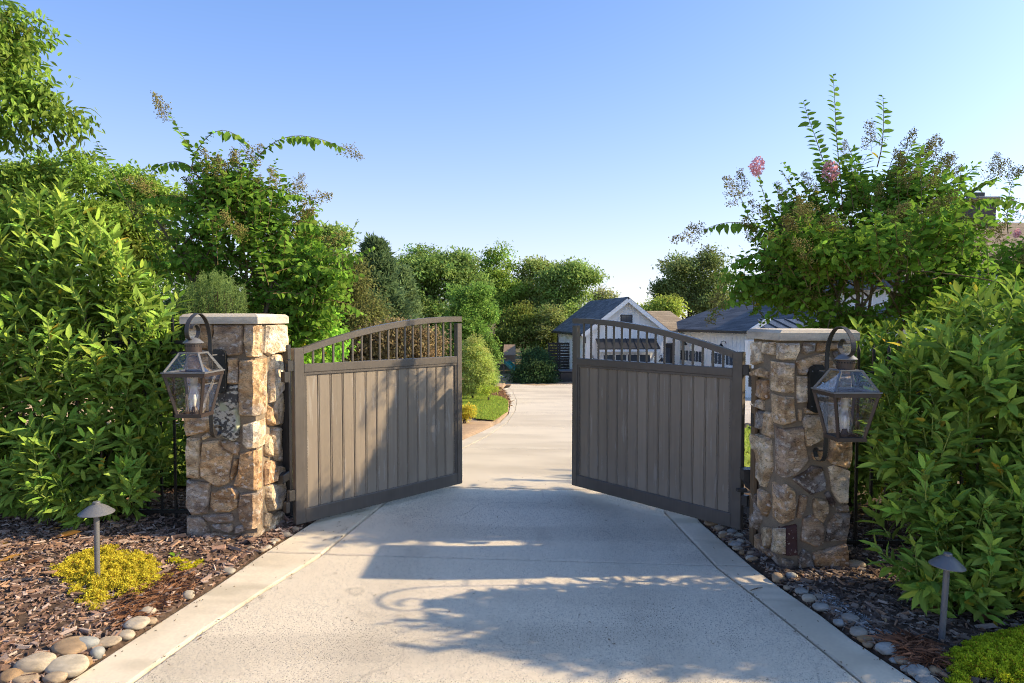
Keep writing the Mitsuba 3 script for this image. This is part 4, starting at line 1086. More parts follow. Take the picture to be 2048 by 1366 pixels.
laurel('tall sunlit cherry laurel left of the left pillar and its iron fence', LOBES_L, 1300, 11, 300, GREEN_L, .07, group='cherry laurels')
LOBES_R = [(2.82, 3.86, .86, .50, .30, .66), (3.45, 3.72, 1.02, .66, .42, .86), (2.62, 3.95, 1.1, .34, .22, .5), (2.95, 3.75, 1.45, .42, .28, .42), (2.95, 3.6, .52, .42, .3, .34), (2.75, 3.66, .34, .5, .26, .36), (3.3, 3.5, .4, .4, .3, .4)]
laurel('cherry laurel in the shade right of the right pillar, behind the leaning path light', LOBES_R, 880, 12, 300, GREEN_L, -.05, group='cherry laurels', size=1.0)
LOBES_R2 = [(3.85, 5.15, 1.1, .75, .42, .84), (3.15, 5.2, 1.05, .5, .36, .66), (4.6, 5.0, 1.3, .6, .4, .92), (4.05, 4.75, 1.35, .42, .3, .48)]
laurel('bright backlit cherry laurel at the far right edge, behind the shaded one', LOBES_R2, 760, 13, 250, GREEN_L, -.05, group='cherry laurels')
LOBES_R3 = [(4.35, 3.62, 1.25, .62, .36, 1.25), (5.0, 3.3, 1.1, .6, .5, 1.0)]
laurel('cherry laurel beyond the right edge of the bed', LOBES_R3, 420, 14, 0, GREEN_L, -.05)

# ------------------------------------------------------------------ crepe myrtles
def panicle_mesh(seed, n=85, ln=.20):
    g = np.random.default_rng(seed)
    ico = trimesh.Trimesh(np.array([[1, 0, 0], [-1, 0, 0], [0, 1, 0], [0, -1, 0], [0, 0, 1], [0, 0, -1.0]]), [[0, 2, 4], [2, 1, 4], [1, 3, 4], [3, 0, 4], [2, 0, 5], [1, 2, 5], [3, 1, 5], [0, 3, 5]], process=False)
    V, F, C = [], [], []
    o = 0
    def add(m, c):
        nonlocal o
        V.append(np.array(m.vertices)); F.append(np.array(m.faces) + o); C.append(np.tile(c, (len(m.vertices), 1))); o += len(m.vertices)
    add(tube([[0, 0, 0], [ln * .5, .004, .0], [ln, 0, .006]], [.0022, .0016, .0008], 4, False), (.14, .10, .05))
    for b in range(14):
        t = (b + .5) / 14
        a = b * 2.4
        r = (.28 * ln * (1 - t) + .018) * g.uniform(.7, 1.25)
        e = np.array([ln * t + r * .5, r * math.cos(a), r * math.sin(a)])
        add(tube([[ln * t, 0, 0], e], [.0019, .0012], 3, False), (.16, .13, .05))
        for _ in range(n // 14):
            q = e * g.uniform(.45, 1.08) * np.array([0, 1, 1]) + np.array([ln * t + r * .5 * g.uniform(.2, 1.3), 0, 0]) + g.normal(0, .016, 3)
            s = g.uniform(.0052, .0078)
            m = trimesh.Trimesh(ico.vertices * s + q, ico.faces, process=False)
            c = np.array([.23, .18, .055]) * g.uniform(.55, 1.35) * np.array([1, g.uniform(.9, 1.35), 1])
            add(m, c)
    return (np.vstack(V), np.vstack(F)), np.vstack(C)
PAN = []
for s in range(4):
    m, c = panicle_mesh(s, n=(250, 210, 300, 190)[s], ln=(.30, .26, .34, .23)[s])
    PAN.append(mikit.ply(m, 'tinted', False, color=c))
def flower_mesh(seed):
    g = np.random.default_rng(seed)
    n = 320
    d = rand_dirs(n, g)
    p = d * np.array([.075, .05, .05]) * g.uniform(.05, 1, (n, 1)) ** .45 + [.06, 0, 0]
    return leaf_mesh(p, d + g.normal(0, .6, (n, 3)), g.normal(size=(n, 3)), g.uniform(.014, .024, n), g.uniform(.012, .02, n), DIAMOND, np.array([.86, .48, .53]) * g.uniform(.75, 1.25, (n, 1)))
FLW = []
for s in range(3):
    v, f_, c = flower_mesh(s)
    FLW.append(mikit.ply((v, f_), 'leaf', False, color=c))

def orient(pos, ax, scale, g):
    a = unit(ax)
    n = g.normal(size=3); n = unit(n - (n @ a) * a)
    M = np.eye(4)
    M[:3, 0], M[:3, 1], M[:3, 2], M[:3, 3] = a * scale, np.cross(n, a) * scale, n * scale, pos
    return M

def two_rank(path, L, g, spacing=.02, start=.08, hang=None, taper=True, loose=.14):
    """Leaves in two ranks along a shoot. hang: 0 spread to the sides, 1 hanging down."""
    p = np.asarray(path)
    d = np.concatenate([[0], np.cumsum(np.linalg.norm(np.diff(p, axis=0), axis=1))])
    tot = d[-1]
    n = max(4, int(tot * (1 - start) / spacing))
    t = np.linspace(start * tot, tot, n)
    q = np.stack([np.interp(t, d, p[:, k]) for k in range(3)], 1)
    tg = unit(np.gradient(q, axis=0))
    side = np.cross(tg, [0, 0, 1.0])
    bad = np.linalg.norm(side, axis=1) < .35
    ref = unit(np.array([g.normal(), g.normal() * .6, 0]))
    side = np.where(bad[:, None], np.cross(tg, np.cross(ref, [0, 0, 1.0]))[:] * 0 + ref - (tg @ ref)[:, None] * tg, side)
    side = unit(side)
    sg = np.where(np.arange(n) % 2 == 0, 1.0, -1.0)[:, None]
    h = np.clip(1 - abs(tg[:, 2:]), 0, 1) * .9 if hang is None else np.full((n, 1), hang)
    steep = abs(tg[:, 2:])
    ax = unit(side * sg * (1 - .62 * h) + np.array([0, 0, -1.0]) * h * .95 + tg * .28 * (1 - h) + np.array([0, 0, .12]) * steep + g.normal(0, loose, (n, 3)))
    nn = unit(np.array([0, 0, 1.0]) * (1 - h) * .8 * (1 - .55 * steep) + side * sg * h * .9 + tg * .35 + np.array([0, -.75, 0]) * steep + g.normal(0, .1 + loose, (n, 3)))
    ln = L * g.uniform(.8, 1.15, n)
    if taper:
        u = t / tot
        ln *= np.clip(1.25 - .75 * np.clip((u - .7) / .3, 0, 1), .4, 1) * np.clip(.7 + u, .7, 1)
    return q, ax, nn, ln

def crepe(label, Y, shoots, panicles, flowers, crown, trunks, n_fill, seed, base, fill_len=(.35, .6), group=None, top=300, ypull=None):
    k = thing('crepe_myrtle', label, 'tree', group)
    g = np.random.default_rng(seed)
    rows, stems = [], []
    for sh in shoots:
        pts, ysh = (sh[0], sh[1]) if isinstance(sh, tuple) and isinstance(sh[0], list) else (sh, 0)
        path = spline([P(x, y, Y + ysh) for x, y in pts], 40)
        path[:, 1] += np.linspace(-.12, 0, 40) * (-1 if ysh < 0 else 1)
        q_ = two_rank(path, .118, g, .0235, loose=.15)
        kp = g.random(len(q_[0])) > .05
        q_ = tuple(a_[kp] for a_ in q_)
        q_[3][:] *= g.uniform(.75, 1.15, len(q_[3]))
        rows.append(q_ + (1.25,))
        stems.append(tube(path[::3], np.linspace(.006, .002, len(path[::3])), 5, False))
    # fill: short shoots throughout the crown
    n = 0
    lob = crown
    cen = np.mean([l[:3] for l in lob], axis=0)
    tries = 0
    while n < n_fill and tries < n_fill * 6:
        tries += 1
        l = lob[g.integers(len(lob))]
        d = rand_dirs(1, g)[0]
        p = np.array(l[:3]) + d * np.array(l[3:]) * g.uniform(.25, .92)
        out = unit((p - cen) * [1, .8, 1] + [0, 0, .25])
        dirn = unit(out * .8 + [0, 0, .45] + g.normal(0, .45, 3))
        ln = g.uniform(*fill_len)
        path = spline([p - dirn * ln * .5, p, p + dirn * ln * .5 + [0, 0, -.10 * ln * (1 if abs(dirn[2]) < .7 else 0)]], 8)
        rows.append(two_rank(path, .092, g, .028, loose=.40) + (1.0,))
        stems.append(tube(path[::2], np.linspace(.004, .0015, len(path[::2])), 4, False))
        n += 1
        if g.random() < .075 and p[2] > cen[2] - .1:
            panicles = list(panicles) + [path[-1]]
    pos = np.vstack([r[0] for r in rows]); ax = np.vstack([r[1] for r in rows]); nn = np.vstack([r[2] for r in rows]); L = np.concatenate([r[3] for r in rows])
    big = np.concatenate([np.full(len(r[0]), r[4]) for r in rows])
    tint = np.ones((len(pos), 3))
    old = g.random(len(pos)) < .006
    tint[old] = [2.4, 1.2, .6]
    emit_leaves(k, pos, ax, nn, L * np.where(big > 1, 1.0, 1.0), L * g.uniform(.46, .56, len(L)), CREPE, base, 'leaf', top, tint=tint)
    st = cat(stems)
    put('shoot', st, 'tinted', k, color=np.tile([.17, .12, .05], (len(st.vertices), 1)), kind='stuff')
    for tr in trunks:
        pts = [np.array(q, float) for q in tr[0]]
        pp = spline(pts, 16)
        pp[1:-1] += g.normal(0, .008, (14, 3))
        put('trunk', tube(pp, np.linspace(tr[1], tr[1] * .35, 16), 8), 'smooth_bark', k, smooth=True)
        for _ in range(5):          # limbs that carry the crown
            i = g.integers(9, 15)
            l = lob[g.integers(len(lob))]
            e = np.array(l[:3]) + g.normal(0, .45, 3) * np.array(l[3:])
            if np.linalg.norm(e - pp[i]) < 1.6:
                put('limb', tube(spline([pp[i], (pp[i] + e) / 2 + [0, 0, .08], e], 8), np.linspace(tr[1] * .4, .005, 8), 6), 'smooth_bark', k, smooth=True)
    for q in panicles:
        if isinstance(q, np.ndarray):
            p, d, sc = q, unit(unit(q - cen) + [0, 0, .3] + g.normal(0, .3, 3)), g.uniform(.75, 1.0)
        else:
            p = P(q[0], q[1], Y + g.normal(0, .22)); d = unit(np.array([q[2], g.normal(0, .3), q[3]])); sc = q[4]
        put_shape('seed_head', PAN[g.integers(4)], orient(p - unit(d) * .09 * sc, d, sc, g), k)
    for i, (x, y, sc) in enumerate(flowers):
        fk = key_for('flower', k)
        scene[fk] = {**FLW[i % 3], 'to_world': T(orient(P(x, y, Y - .1) - np.array([0, 0, .05]), [.15, 0, 1], sc, g).tolist())}
        labels[fk] = {'label': 'pink flower cluster'}
    return k
GREEN_C = (.180, .320, .045)
YL = 6.7
sl_ = [[(440, 440), (415, 345), (385, 300), (358, 258), (338, 225)], [(395, 350), (415, 285), (448, 263), (480, 275), (505, 298)], [(505, 360), (530, 310), (580, 277), (635, 278), (690, 298)],
       [(285, 440), (245, 375), (218, 325), (192, 283)], [(410, 370), (370, 328), (335, 328), (300, 350)], [(452, 480), (448, 400), (446, 330)], [(470, 420), (480, 350), (478, 300)],
       [(560, 420), (590, 390), (615, 395), (640, 420)], [(560, 470), (610, 445), (650, 460)], [(540, 600), (600, 585), (650, 550), (705, 515), (748, 493)], [(600, 560), (650, 520), (700, 470), (715, 440)],
       [(420, 430), (360, 395), (310, 395), (275, 415)], [(600, 620), (660, 600), (700, 610), (740, 640)], [(330, 520), (300, 470), (290, 440)]]
pn_ = [(322, 215, -.5, 1, 1.05), (330, 230, -.3, 1, .8), (490, 300, .3, -.4, 1.0), (695, 300, .7, -.3, 1.0), (470, 330, .1, .6, 1.0), (385, 370, .2, .9, 1.0), (400, 390, -.4, .5, .9), (290, 370, -.7, .2, .9), (585, 380, .7, .3, 1.0), (600, 420, .7, -.1, 1.05), (615, 400, .6, .2, 1.0), (590, 440, .6, .4, .9), (365, 400, .3, .7, .9), (555, 510, .4, .5, .8), (300, 385, -.5, .4, .9), (505, 320, .4, .5, .8)]
def lob_px(x, y, Y, rx, ry, rz, dY=0):
    c = P(x, y, Y + dY)
    s = (Y + dY) / FPX
    return (*c, rx * s, ry, rz * s)
cr_ = [lob_px(500, 400, YL, 80, .45, 60), lob_px(470, 470, YL, 110, .50, 110), lob_px(390, 500, YL, 90, .5, 100, .1), lob_px(555, 500, YL, 80, .45, 100), lob_px(500, 580, YL, 140, .5, 70, .1), lob_px(640, 560, YL, 70, .4, 70), lob_px(450, 390, YL, 60, .35, 60), lob_px(600, 640, YL, 70, .4, 60, .2)]
bL = P(480, 1000, YL); bL[2] = zg(bL[0], bL[1])
tr_ = [([bL + [dx * .3, 0, 0], P(480 + dx * 60, 700, YL), P(470 + dx * 110, 560, YL), P(465 + dx * 190, 440, YL)], .032) for dx in (-.8, -.3, .2, .7)]
crepe('crepe myrtle behind the left pillar with long arching shoots and brown seed heads', YL, sl_, pn_, [], cr_, tr_, 680, 21, GREEN_C, group='crepe myrtles')
YR = 6.2
sr_ = [[(1672, 420), (1670, 340), (1667, 270), (1667, 210), (1666, 152)], [(1680, 440), (1650, 360), (1628, 280), (1615, 235), (1607, 203)], [(1740, 340), (1755, 290), (1763, 235), (1766, 193)], [(1560, 500), (1540, 440), (1525, 390), (1514, 345)], [(1520, 500), (1495, 440), (1478, 385)],
       [(1560, 490), (1510, 455), (1460, 446), (1405, 462)], [(1650, 440), (1615, 395), (1590, 360), (1566, 325)], [(1840, 430), (1880, 395), (1920, 360), (1955, 328)], [(1880, 430), (1920, 395), (1970, 365), (2010, 350)], [(1870, 440), (1930, 405), (1990, 398), (2050, 410)], [(1640, 540), (1570, 530), (1500, 560), (1440, 610)],
       [(1660, 560), (1600, 560), (1540, 590), (1500, 630)], [(1620, 470), (1560, 455), (1520, 480)], [(1600, 520), (1540, 500), (1480, 520), (1430, 545)], [(1720, 420), (1715, 350), (1735, 310)], [(1780, 420), (1800, 350), (1830, 310)], [(1820, 470), (1860, 440), (1900, 440)], [(1850, 520), (1910, 500), (1970, 520), (2010, 560)], [(1700, 420), (1690, 370), (1688, 330)], [(1600, 440), (1585, 390), (1560, 340)], [(1650, 430), (1640, 380), (1625, 335)], [(1700, 400), (1705, 340), (1695, 290)], [(1790, 400), (1800, 340), (1825, 285)], [(1850, 420), (1875, 360), (1890, 310)], [(1760, 400), (1772, 340), (1795, 300)], [(1560, 520), (1530, 470), (1500, 430)], [(1600, 560), (1540, 560), (1470, 600)], [(1650, 590), (1580, 610), (1520, 650)], [(1560, 560), (1490, 580), (1420, 630)], [(1830, 560), (1880, 580), (1920, 630)], [(1780, 590), (1830, 610), (1860, 650)]]
pn_r = [(1470, 395, -.2, 1, 1.0), (1485, 380, 0, 1, .9), (1385, 470, -1, -.2, 1.0), (1400, 458, -1, .2, .9), (1742, 285, -.1, 1, 1.0), (1815, 290, .3, .8, 1.05), (1850, 325, .5, .7, 1.1), (1885, 330, .6, .5, 1.0), (1800, 330, -.2, .9, 1.0), (1635, 400, -.3, .8, 1.0), (1700, 395, 0, .9, 1.0), (1720, 420, .2, .7, 1.0), (1895, 430, .6, .3, 1.1), (1930, 450, .6, .1, 1.1), (1900, 460, .4, .2, 1.0), (1870, 420, .3, .6, 1.0), (1545, 560, -.5, -.4, 1.05), (1440, 605, -.4, -.7, 1.1), (1450, 580, -.4, -.5, .9), (1510, 470, -.5, .5, .9), (1980, 350, .6, .5, 1.0), (2020, 350, .8, .3, 1.0), (1990, 330, .4, .8, .9), (1640, 500, -.3, .3, .9), (1575, 440, -.4, .8, .8), (1830, 370, .3, .9, 1.0), (1910, 350, .5, .6, .8), (1620, 590, -.2, -.3, .9), (1690, 300, 0, 1, .6)]
fl_r = [(1512, 338, 1.25), (1657, 350, 1.35), (1805, 380, .95)]
cr_r = [lob_px(1690, 480, YR, 130, .55, 80), lob_px(1590, 520, YR, 110, .5, 70), lob_px(1800, 470, YR, 110, .55, 90), lob_px(1700, 530, YR, 170, .55, 36, .1), lob_px(1535, 570, YR, 80, .45, 44), lob_px(1720, 500, YR, 110, .42, 55, -.75), lob_px(1880, 470, YR, 100, .42, 60, -.8), lob_px(1610, 500, YR, 80, .3, 45, -.7), lob_px(1900, 500, YR, 80, .5, 60, .2), lob_px(1730, 400, YR, 130, .42, 75), lob_px(1840, 390, YR, 90, .4, 60, -.2), lob_px(1590, 450, YR, 70, .4, 60), lob_px(1610, 590, YR, 70, .35, 26, .2), lob_px(1690, 640, YR, 110, .35, 30, .1), lob_px(1840, 600, YR, 80, .4, 50), lob_px(1910, 560, YR, 70, .4, 45)]
bR = np.array([P(1745, 800, YR)[0], YR, float(zg(3.5, YR))])
tr_r = []
for x0, x1, x2, r in ((1715, 1716, 1700, .034), (1733, 1745, 1760, .026), (1765, 1790, 1830, .03), (1690, 1670, 1600, .022), (1800, 1810, 1840, .026), (1722, 1712, 1650, .024)):
    tr_r.append(([bR + [(x0 - 1745) * .002, 0, -.1], P(x0, 690, YR + .1), P(x1, 580, YR), P(x2, 440, YR)], r))
crepe('crepe myrtle behind the right pillar with tall upright shoots and pink flower clusters', YR, sr_, pn_r, fl_r, cr_r, tr_r, 860, 22, GREEN_C, group='crepe myrtles')
Y3 = 7.4
cr_3 = [lob_px(2020, 540, Y3, 90, .6, 60), lob_px(1950, 590, Y3, 80, .5, 45), lob_px(2120, 470, Y3, 80, .5, 100), lob_px(1870, 600, Y3, 70, .4, 35)]
b3 = np.array([P(2030, 800, Y3)[0], Y3, -.2])
crepe('leafy crepe myrtle at the far right edge, in front of the main house', Y3, [[(2000, 470), (2010, 400), (2030, 350)], [(1960, 560), (1930, 520), (1890, 500)]], [(2000, 480, -.3, .8, 1.0), (2025, 430, .2, 1, 1.1), (1985, 520, -.5, .5, 1.0), (1890, 590, -.6, .2, .8)], [(2033, 465, .7)], cr_3,
      [([b3 + [d, 0, 0], P(2030 + d * 60, 690, Y3), P(2030 + d * 200, 560, Y3)], .028) for d in (-.3, 0, .3)], 230, 23, (.16, .30, .036), group='crepe myrtles', top=120)
# ------------------------------------------------------------------ trees and shrubs beyond the gate
def crown_points(lobes, n_clump, per, cr, g, shell=.55):
    L_ = np.array(lobes)
    w = (L_[:, 3] * L_[:, 4] * L_[:, 5]) ** .67; w /= w.sum()
    i = g.choice(len(L_), n_clump, p=w)
    d = rand_dirs(n_clump, g)
    r = g.uniform(shell ** 3, 1, (n_clump, 1)) ** (1 / 3) * np.clip(g.normal(1, .13, (n_clump, 1)), .6, 1.3)
    c = L_[i, :3] + d * L_[i, 3:] * r
    m = g.integers(int(per * .6), int(per * 1.4), n_clump)
    idx = np.repeat(np.arange(n_clump), m)
    off = g.normal(size=(len(idx), 3)) * cr * np.array([1, 1, .55])
    return c, idx, c[idx] + off, d[idx], off

def tree(name, label, cat_, base, lobes, n_clump, per, cr, leaf, col, trunk_r=.16, group=None, seed=0, tmpl=DIAMOND, wide=.55, clump_jit=.22, bsdf='leaf', trunk_top=.72, limbs=7, droop=.25, lean=None, shell=.5, top_xyz=None):
    k = thing(name, label, cat_, group)
    g = np.random.default_rng(seed + 500)
    full = lobes
    if name in ('broadleaf_tree', 'understory_tree'):          # break the crown into boughs, each its own tuft
        boughs = []
        for l in lobes:
            for d in rand_dirs(9, g):
                l_ = np.array(l)
                boughs.append((*(l_[:3] + d * l_[3:] * g.uniform(.5, .78)), *(l_[3:] * g.uniform(.26, .5) * np.array([1.1, 1.1, .8]))))
        lobes, shell, cr = boughs, .25, cr * .8
    c, idx, pos, out, off = crown_points(lobes, n_clump, per, cr, g, shell)
    n = len(pos)
    ax = unit(out * .6 + g.normal(0, .75, (n, 3)) + np.array([0, 0, -droop]))
    nn = unit(out * .5 + np.array([0, 0, .7]) + g.normal(0, .5, (n, 3)))
    L = leaf * g.uniform(.7, 1.3, n)
    cj = 1 + g.normal(0, clump_jit, (len(c), 1)) + g.normal(0, .05, (len(c), 3))
    colv = np.clip(2.8 * np.asarray(col) * cj[idx] * (1 + g.normal(0, .12, (n, 1))), .004, .9)
    v, f, cc = leaf_mesh(pos, ax, nn, L, L * wide, tmpl, colv)
    put('crown', (v, f), bsdf, k, color=cc)
    b = np.asarray(base, float)
    L_ = np.array(full)
    cen = L_[:, :3].mean(0)
    top = b + (np.array([cen[0], cen[1], L_[:, 2].max()]) - b) * trunk_top
    top = top if top_xyz is None else np.asarray(top_xyz, float)
    tp = spline([b - [0, 0, .2], b * .6 + top * .4 + g.normal(0, .12, 3) * [1, 1, 0] * min(1, trunk_r * 6), top], 14)
    put('trunk', tube(tp, np.linspace(trunk_r, trunk_r * .3, 14), 8), 'dark_bark', k, smooth=True)
    lm = []
    for _ in range(limbs):
        s = tp[g.integers(5, 13)]
        e = c[g.integers(len(c))]
        lm.append(tube(spline([s, (s + e) / 2 + [0, 0, .04 * np.linalg.norm(e - s)], e], 8), np.linspace(trunk_r * .42, trunk_r * .08, 8), 5))
    if lm:
        put('limb', cat(lm), 'dark_bark', k, smooth=True, kind='stuff')
    return k

def lp(px, py, Y, rx, ry, dY=0, depth=None):
    """A crown lobe from its place and half size in the photograph, in pixels, at depth Y."""
    c = P(px, py, Y + dY); s = (Y + dY) / FPX
    return (*c, rx * s, depth if depth else min(rx, ry) * s * .9, ry * s)
def foot(px, Y):
    x = P(px, 700, Y)[0]
    return np.array([x, Y, float(zg(x, Y))])
WOOD = 'trees along the end of the drive'
YG, DG, MG, OL = (.110, .150, .042), (.058, .092, .028), (.085, .130, .035), (.100, .118, .042)
# far wall of trees, left to right
tree('broadleaf_tree', 'big round topped green tree in the middle of the far tree line', 'tree', foot(868, 42), [lp(865, 545, 42, 85, 72), lp(820, 560, 42, 52, 62, -1), lp(925, 560, 42, 48, 60, 1), lp(880, 640, 42, 90, 60)], 682, 61, 0.423, 0.216, (.090, .130, .036), .26, WOOD, 1)
tree('broadleaf_tree', 'dark blue green tree left of the big round topped tree', 'tree', foot(800, 46), [lp(800, 560, 46, 40, 70), lp(812, 640, 46, 55, 70)], 330, 57, 0.460, 0.216, DG, .2, WOOD, 2)
tree('broadleaf_tree', 'narrow tall tree just right of the big round topped tree', 'tree', foot(992, 47), [lp(992, 530, 47, 34, 42), lp(1005, 590, 47, 46, 50), lp(970, 610, 47, 40, 60)], 363, 51, 0.423, 0.216, (.105, .150, .030), .2, WOOD, 3)
tree('broadleaf_tree', 'yellowish tree with an open crown in the middle of the far tree line', 'tree', foot(1070, 48), [lp(1068, 560, 48, 42, 46), lp(1040, 610, 48, 45, 50), lp(1085, 620, 48, 48, 46)], 363, 47, 0.460, 0.216, (.120, .145, .045), .2, WOOD, 4)
tree('broadleaf_tree', 'wide yellow green tree left of the gabled garage roof', 'tree', foot(1140, 46), [lp(1125, 560, 46, 40, 44), lp(1160, 575, 46, 36, 46), lp(1135, 640, 46, 62, 58)], 517, 54, 0.442, 0.209, YG, .22, WOOD, 5)
tree('broadleaf_tree', 'small pale tree just left of the garage gable, far behind the rest', 'tree', foot(1208, 62), [lp(1205, 596, 62, 22, 20), lp(1195, 640, 62, 40, 40)], 143, 51, 0.506, 0.245, (.14, .15, .06), .2, WOOD, 6)
tree('broadleaf_tree', 'tall grey green tree behind the right side of the garages', 'tree', foot(1375, 56), [lp(1365, 555, 56, 52, 52), lp(1420, 545, 56, 42, 50), lp(1335, 590, 56, 34, 34), lp(1400, 620, 56, 80, 50)], 572, 51, 0.506, 0.238, (.085, .105, .035), .26, WOOD, 7)
tree('broadleaf_tree', 'low bright bushy tree above the roof between gable and wing', 'tree', foot(1310, 52), [lp(1305, 622, 52, 40, 18), lp(1340, 618, 52, 30, 20)], 165, 51, 0.460, 0.216, (.16, .19, .04), .15, WOOD, 8)
tree('understory_tree', 'dark understory tree with bare trunk in the shade left of the slat fence', 'tree', foot(1045, 43), [lp(1035, 660, 43, 55, 52), lp(1080, 670, 43, 50, 50), lp(1010, 690, 43, 30, 40)], 330, 51, 0.386, 0.173, (.085, .105, .024), .14, WOOD, 9, shell=.2)
tree('understory_tree', 'sunlit yellow green understory tree beside the garage side wall', 'tree', foot(1112, 42), [lp(1112, 690, 42, 26, 46), lp(1098, 655, 42, 34, 40)], 209, 47, 0.331, 0.158, (.130, .145, .05), .1, WOOD, 10)
tree('understory_tree', 'dense green understory tree behind the golden cypress', 'tree', foot(955, 34), [lp(945, 640, 34, 52, 58), lp(966, 690, 34, 28, 56), lp(920, 700, 34, 46, 52), lp(940, 590, 34, 34, 40)], 572, 57, 0.276, 0.144, (.085, .14, .030), .14, WOOD, 11)
for i, (px, Y, h, c_) in enumerate(((560, 60, 120, MG), (700, 62, 110, DG), (1240, 75, 70, OL), (1500, 70, 90, DG), (1620, 66, 110, MG), (420, 60, 150, DG), (-120, 42, 330, MG), (1800, 70, 120, DG), (2000, 66, 150, MG), (2250, 60, 170, DG), (300, 58, 120, DG), (60, 50, 180, DG))):
    tree('broadleaf_tree', ('tree of the far wood seen between the left crepe myrtle and the conifers', 'dark tree of the far wood behind the conifers', 'low tree of the far wood behind the garage gable', 'tree of the far wood behind the wing roof', 'tree of the far wood behind the right crepe myrtle crown', 'tree of the far wood behind the left crepe myrtle', 'tree of the far wood beyond the left edge', 'tree of the far wood behind the main house roof', 'tree of the far wood behind the chimney', 'tree of the far wood beyond the right edge', 'dark tree of the far wood behind the left laurel', 'tree of the far wood above the left laurel')[i], 'tree', foot(px, Y), [lp(px, 690 - h * .62, Y, 90, h * .55), lp(px - 60, 690 - h * .3, Y, 80, h * .5), lp(px + 70, 690 - h * .35, Y, 85, h * .5)], 363, 44, 0.644, 0.302, c_, .25, None, 20 + i)
# behind the left hedge
tree('broadleaf_tree', 'light green tree behind the left laurel, at the left edge', 'tree', foot(60, 19), [lp(30, 392, 19, 80, 72), lp(140, 352, 19, 58, 50), lp(75, 345, 19, 40, 40), lp(110, 450, 19, 110, 70), lp(-40, 420, 19, 90, 100)], 620, 34, .24, .15, (.095, .140, .024), .18, None, 40, shell=.35)
tree('broadleaf_tree', 'yellow green tree between the left laurel and the left crepe myrtle', 'tree', foot(260, 21), [lp(255, 365, 21, 55, 55), lp(300, 430, 21, 70, 60), lp(225, 460, 21, 75, 70), lp(340, 520, 21, 70, 60)], 560, 34, .25, .155, (.105, .150, .027), .16, None, 41, shell=.35)
tree('broadleaf_tree', 'feathery pale tree showing right of the left crepe myrtle', 'tree', foot(680, 26), [lp(672, 478, 26, 38, 32), lp(650, 520, 26, 44, 40), lp(700, 560, 26, 40, 44)], 260, 30, .26, .16, (.12, .16, .045), .12, None, 42)
# the branch that reaches in at the top left
k_top = tree('overhanging_tree', 'near tree at the top left corner with drooping leafy branches', 'tree', np.array([-9.2, 8.4, .1]), [lp(-20, 120, 8, 95, 80, 0, .6), lp(30, 215, 8, 75, 50, 0, .5), lp(100, 235, 8, 52, 34, 0, .35), lp(20, 50, 8, 50, 40, 0, .4), lp(60, 175, 8, 55, 34, 0, .4), lp(10, 270, 8, 48, 26, 0, .35), lp(140, 238, 8, 24, 24, 0, .2), lp(-120, 80, 8, 120, 160, 0, .8)], 330, 24, .11, .105, (.075, .115, .020), .05, None, 43, tmpl=CREPE, wide=.40, droop=.9, trunk_top=.8, limbs=34, shell=.15, top_xyz=(-8.4, 8.3, 6.0))

def cone_tree(name, label, base, H, R, n_br, tuft, needle, col, seed, droop=.1, group=None, trunk_r=.08, up=.35, per=11, zmin=.08):
    k = thing(name, label, 'tree', group)
    g = np.random.default_rng(seed + 900)
    b = np.asarray(base, float)
    put('trunk', tube([b - [0, 0, .1], b + [0, 0, H * .5], b + [0, 0, H * .97]], [trunk_r, trunk_r * .6, trunk_r * .15], 7), 'dark_bark', k)
    P_, A_, C_, br = [], [], [], []
    for i in range(n_br):
        t = g.uniform(zmin, 1) ** .85
        r = R * (1 - t) ** .75 * g.uniform(.7, 1.12) + .06 * R
        a = g.uniform(0, 6.283)
        s = b + [0, 0, H * t * .96]
        e = s + np.array([math.cos(a) * r, math.sin(a) * r, up * r + .03 * H])
        mid = (s + e) / 2 - [0, 0, droop * r]
        q = spline([s, mid, e], tuft + 2)
        br.append(tube(q[::2], [.012] * len(q[::2]), 3, False))
        cj = 1 + g.normal(0, .14)
        for p in q[2:]:
            dirs = unit((e - s) * .8 / max(np.linalg.norm(e - s), .01) + g.normal(0, .7, (per, 3)) + [0, 0, .25])
            P_.append(np.repeat([p], per, 0) + g.normal(0, .3 * needle, (per, 3))); A_.append(dirs); C_.append(np.full(per, cj))
    pos, ax, cj = np.vstack(P_), np.vstack(A_), np.concatenate(C_)
    colv = 2.7 * np.asarray(col) * (cj * (1 + g.normal(0, .12, len(cj))))[:, None]
    v, f, c = leaf_mesh(pos, ax, unit(g.normal(size=pos.shape)), needle * g.uniform(.7, 1.25, len(pos)), needle * .26, DIAMOND, np.clip(colv, .004, .9))
    put('needles', (v, f), 'leaf', k, color=c, kind='stuff')
    put('branch', cat(br), 'dark_bark', k, kind='stuff')
    return k
cone_tree('pine_tree', 'taller blue green pine behind the top of the left gate', foot(752, 25), 1.72 - float(zg(0, 25)) + (637 - 488) / FPX * 25, 1.75, 330, 7, .30, (.062, .092, .040), 1)
cone_tree('pine_tree', 'smaller blue green pine right of the taller one', foot(806, 27), 1.72 - float(zg(0, 27)) + (637 - 542) / FPX * 27, 1.15, 240, 6, .26, (.085, .118, .050), 2)

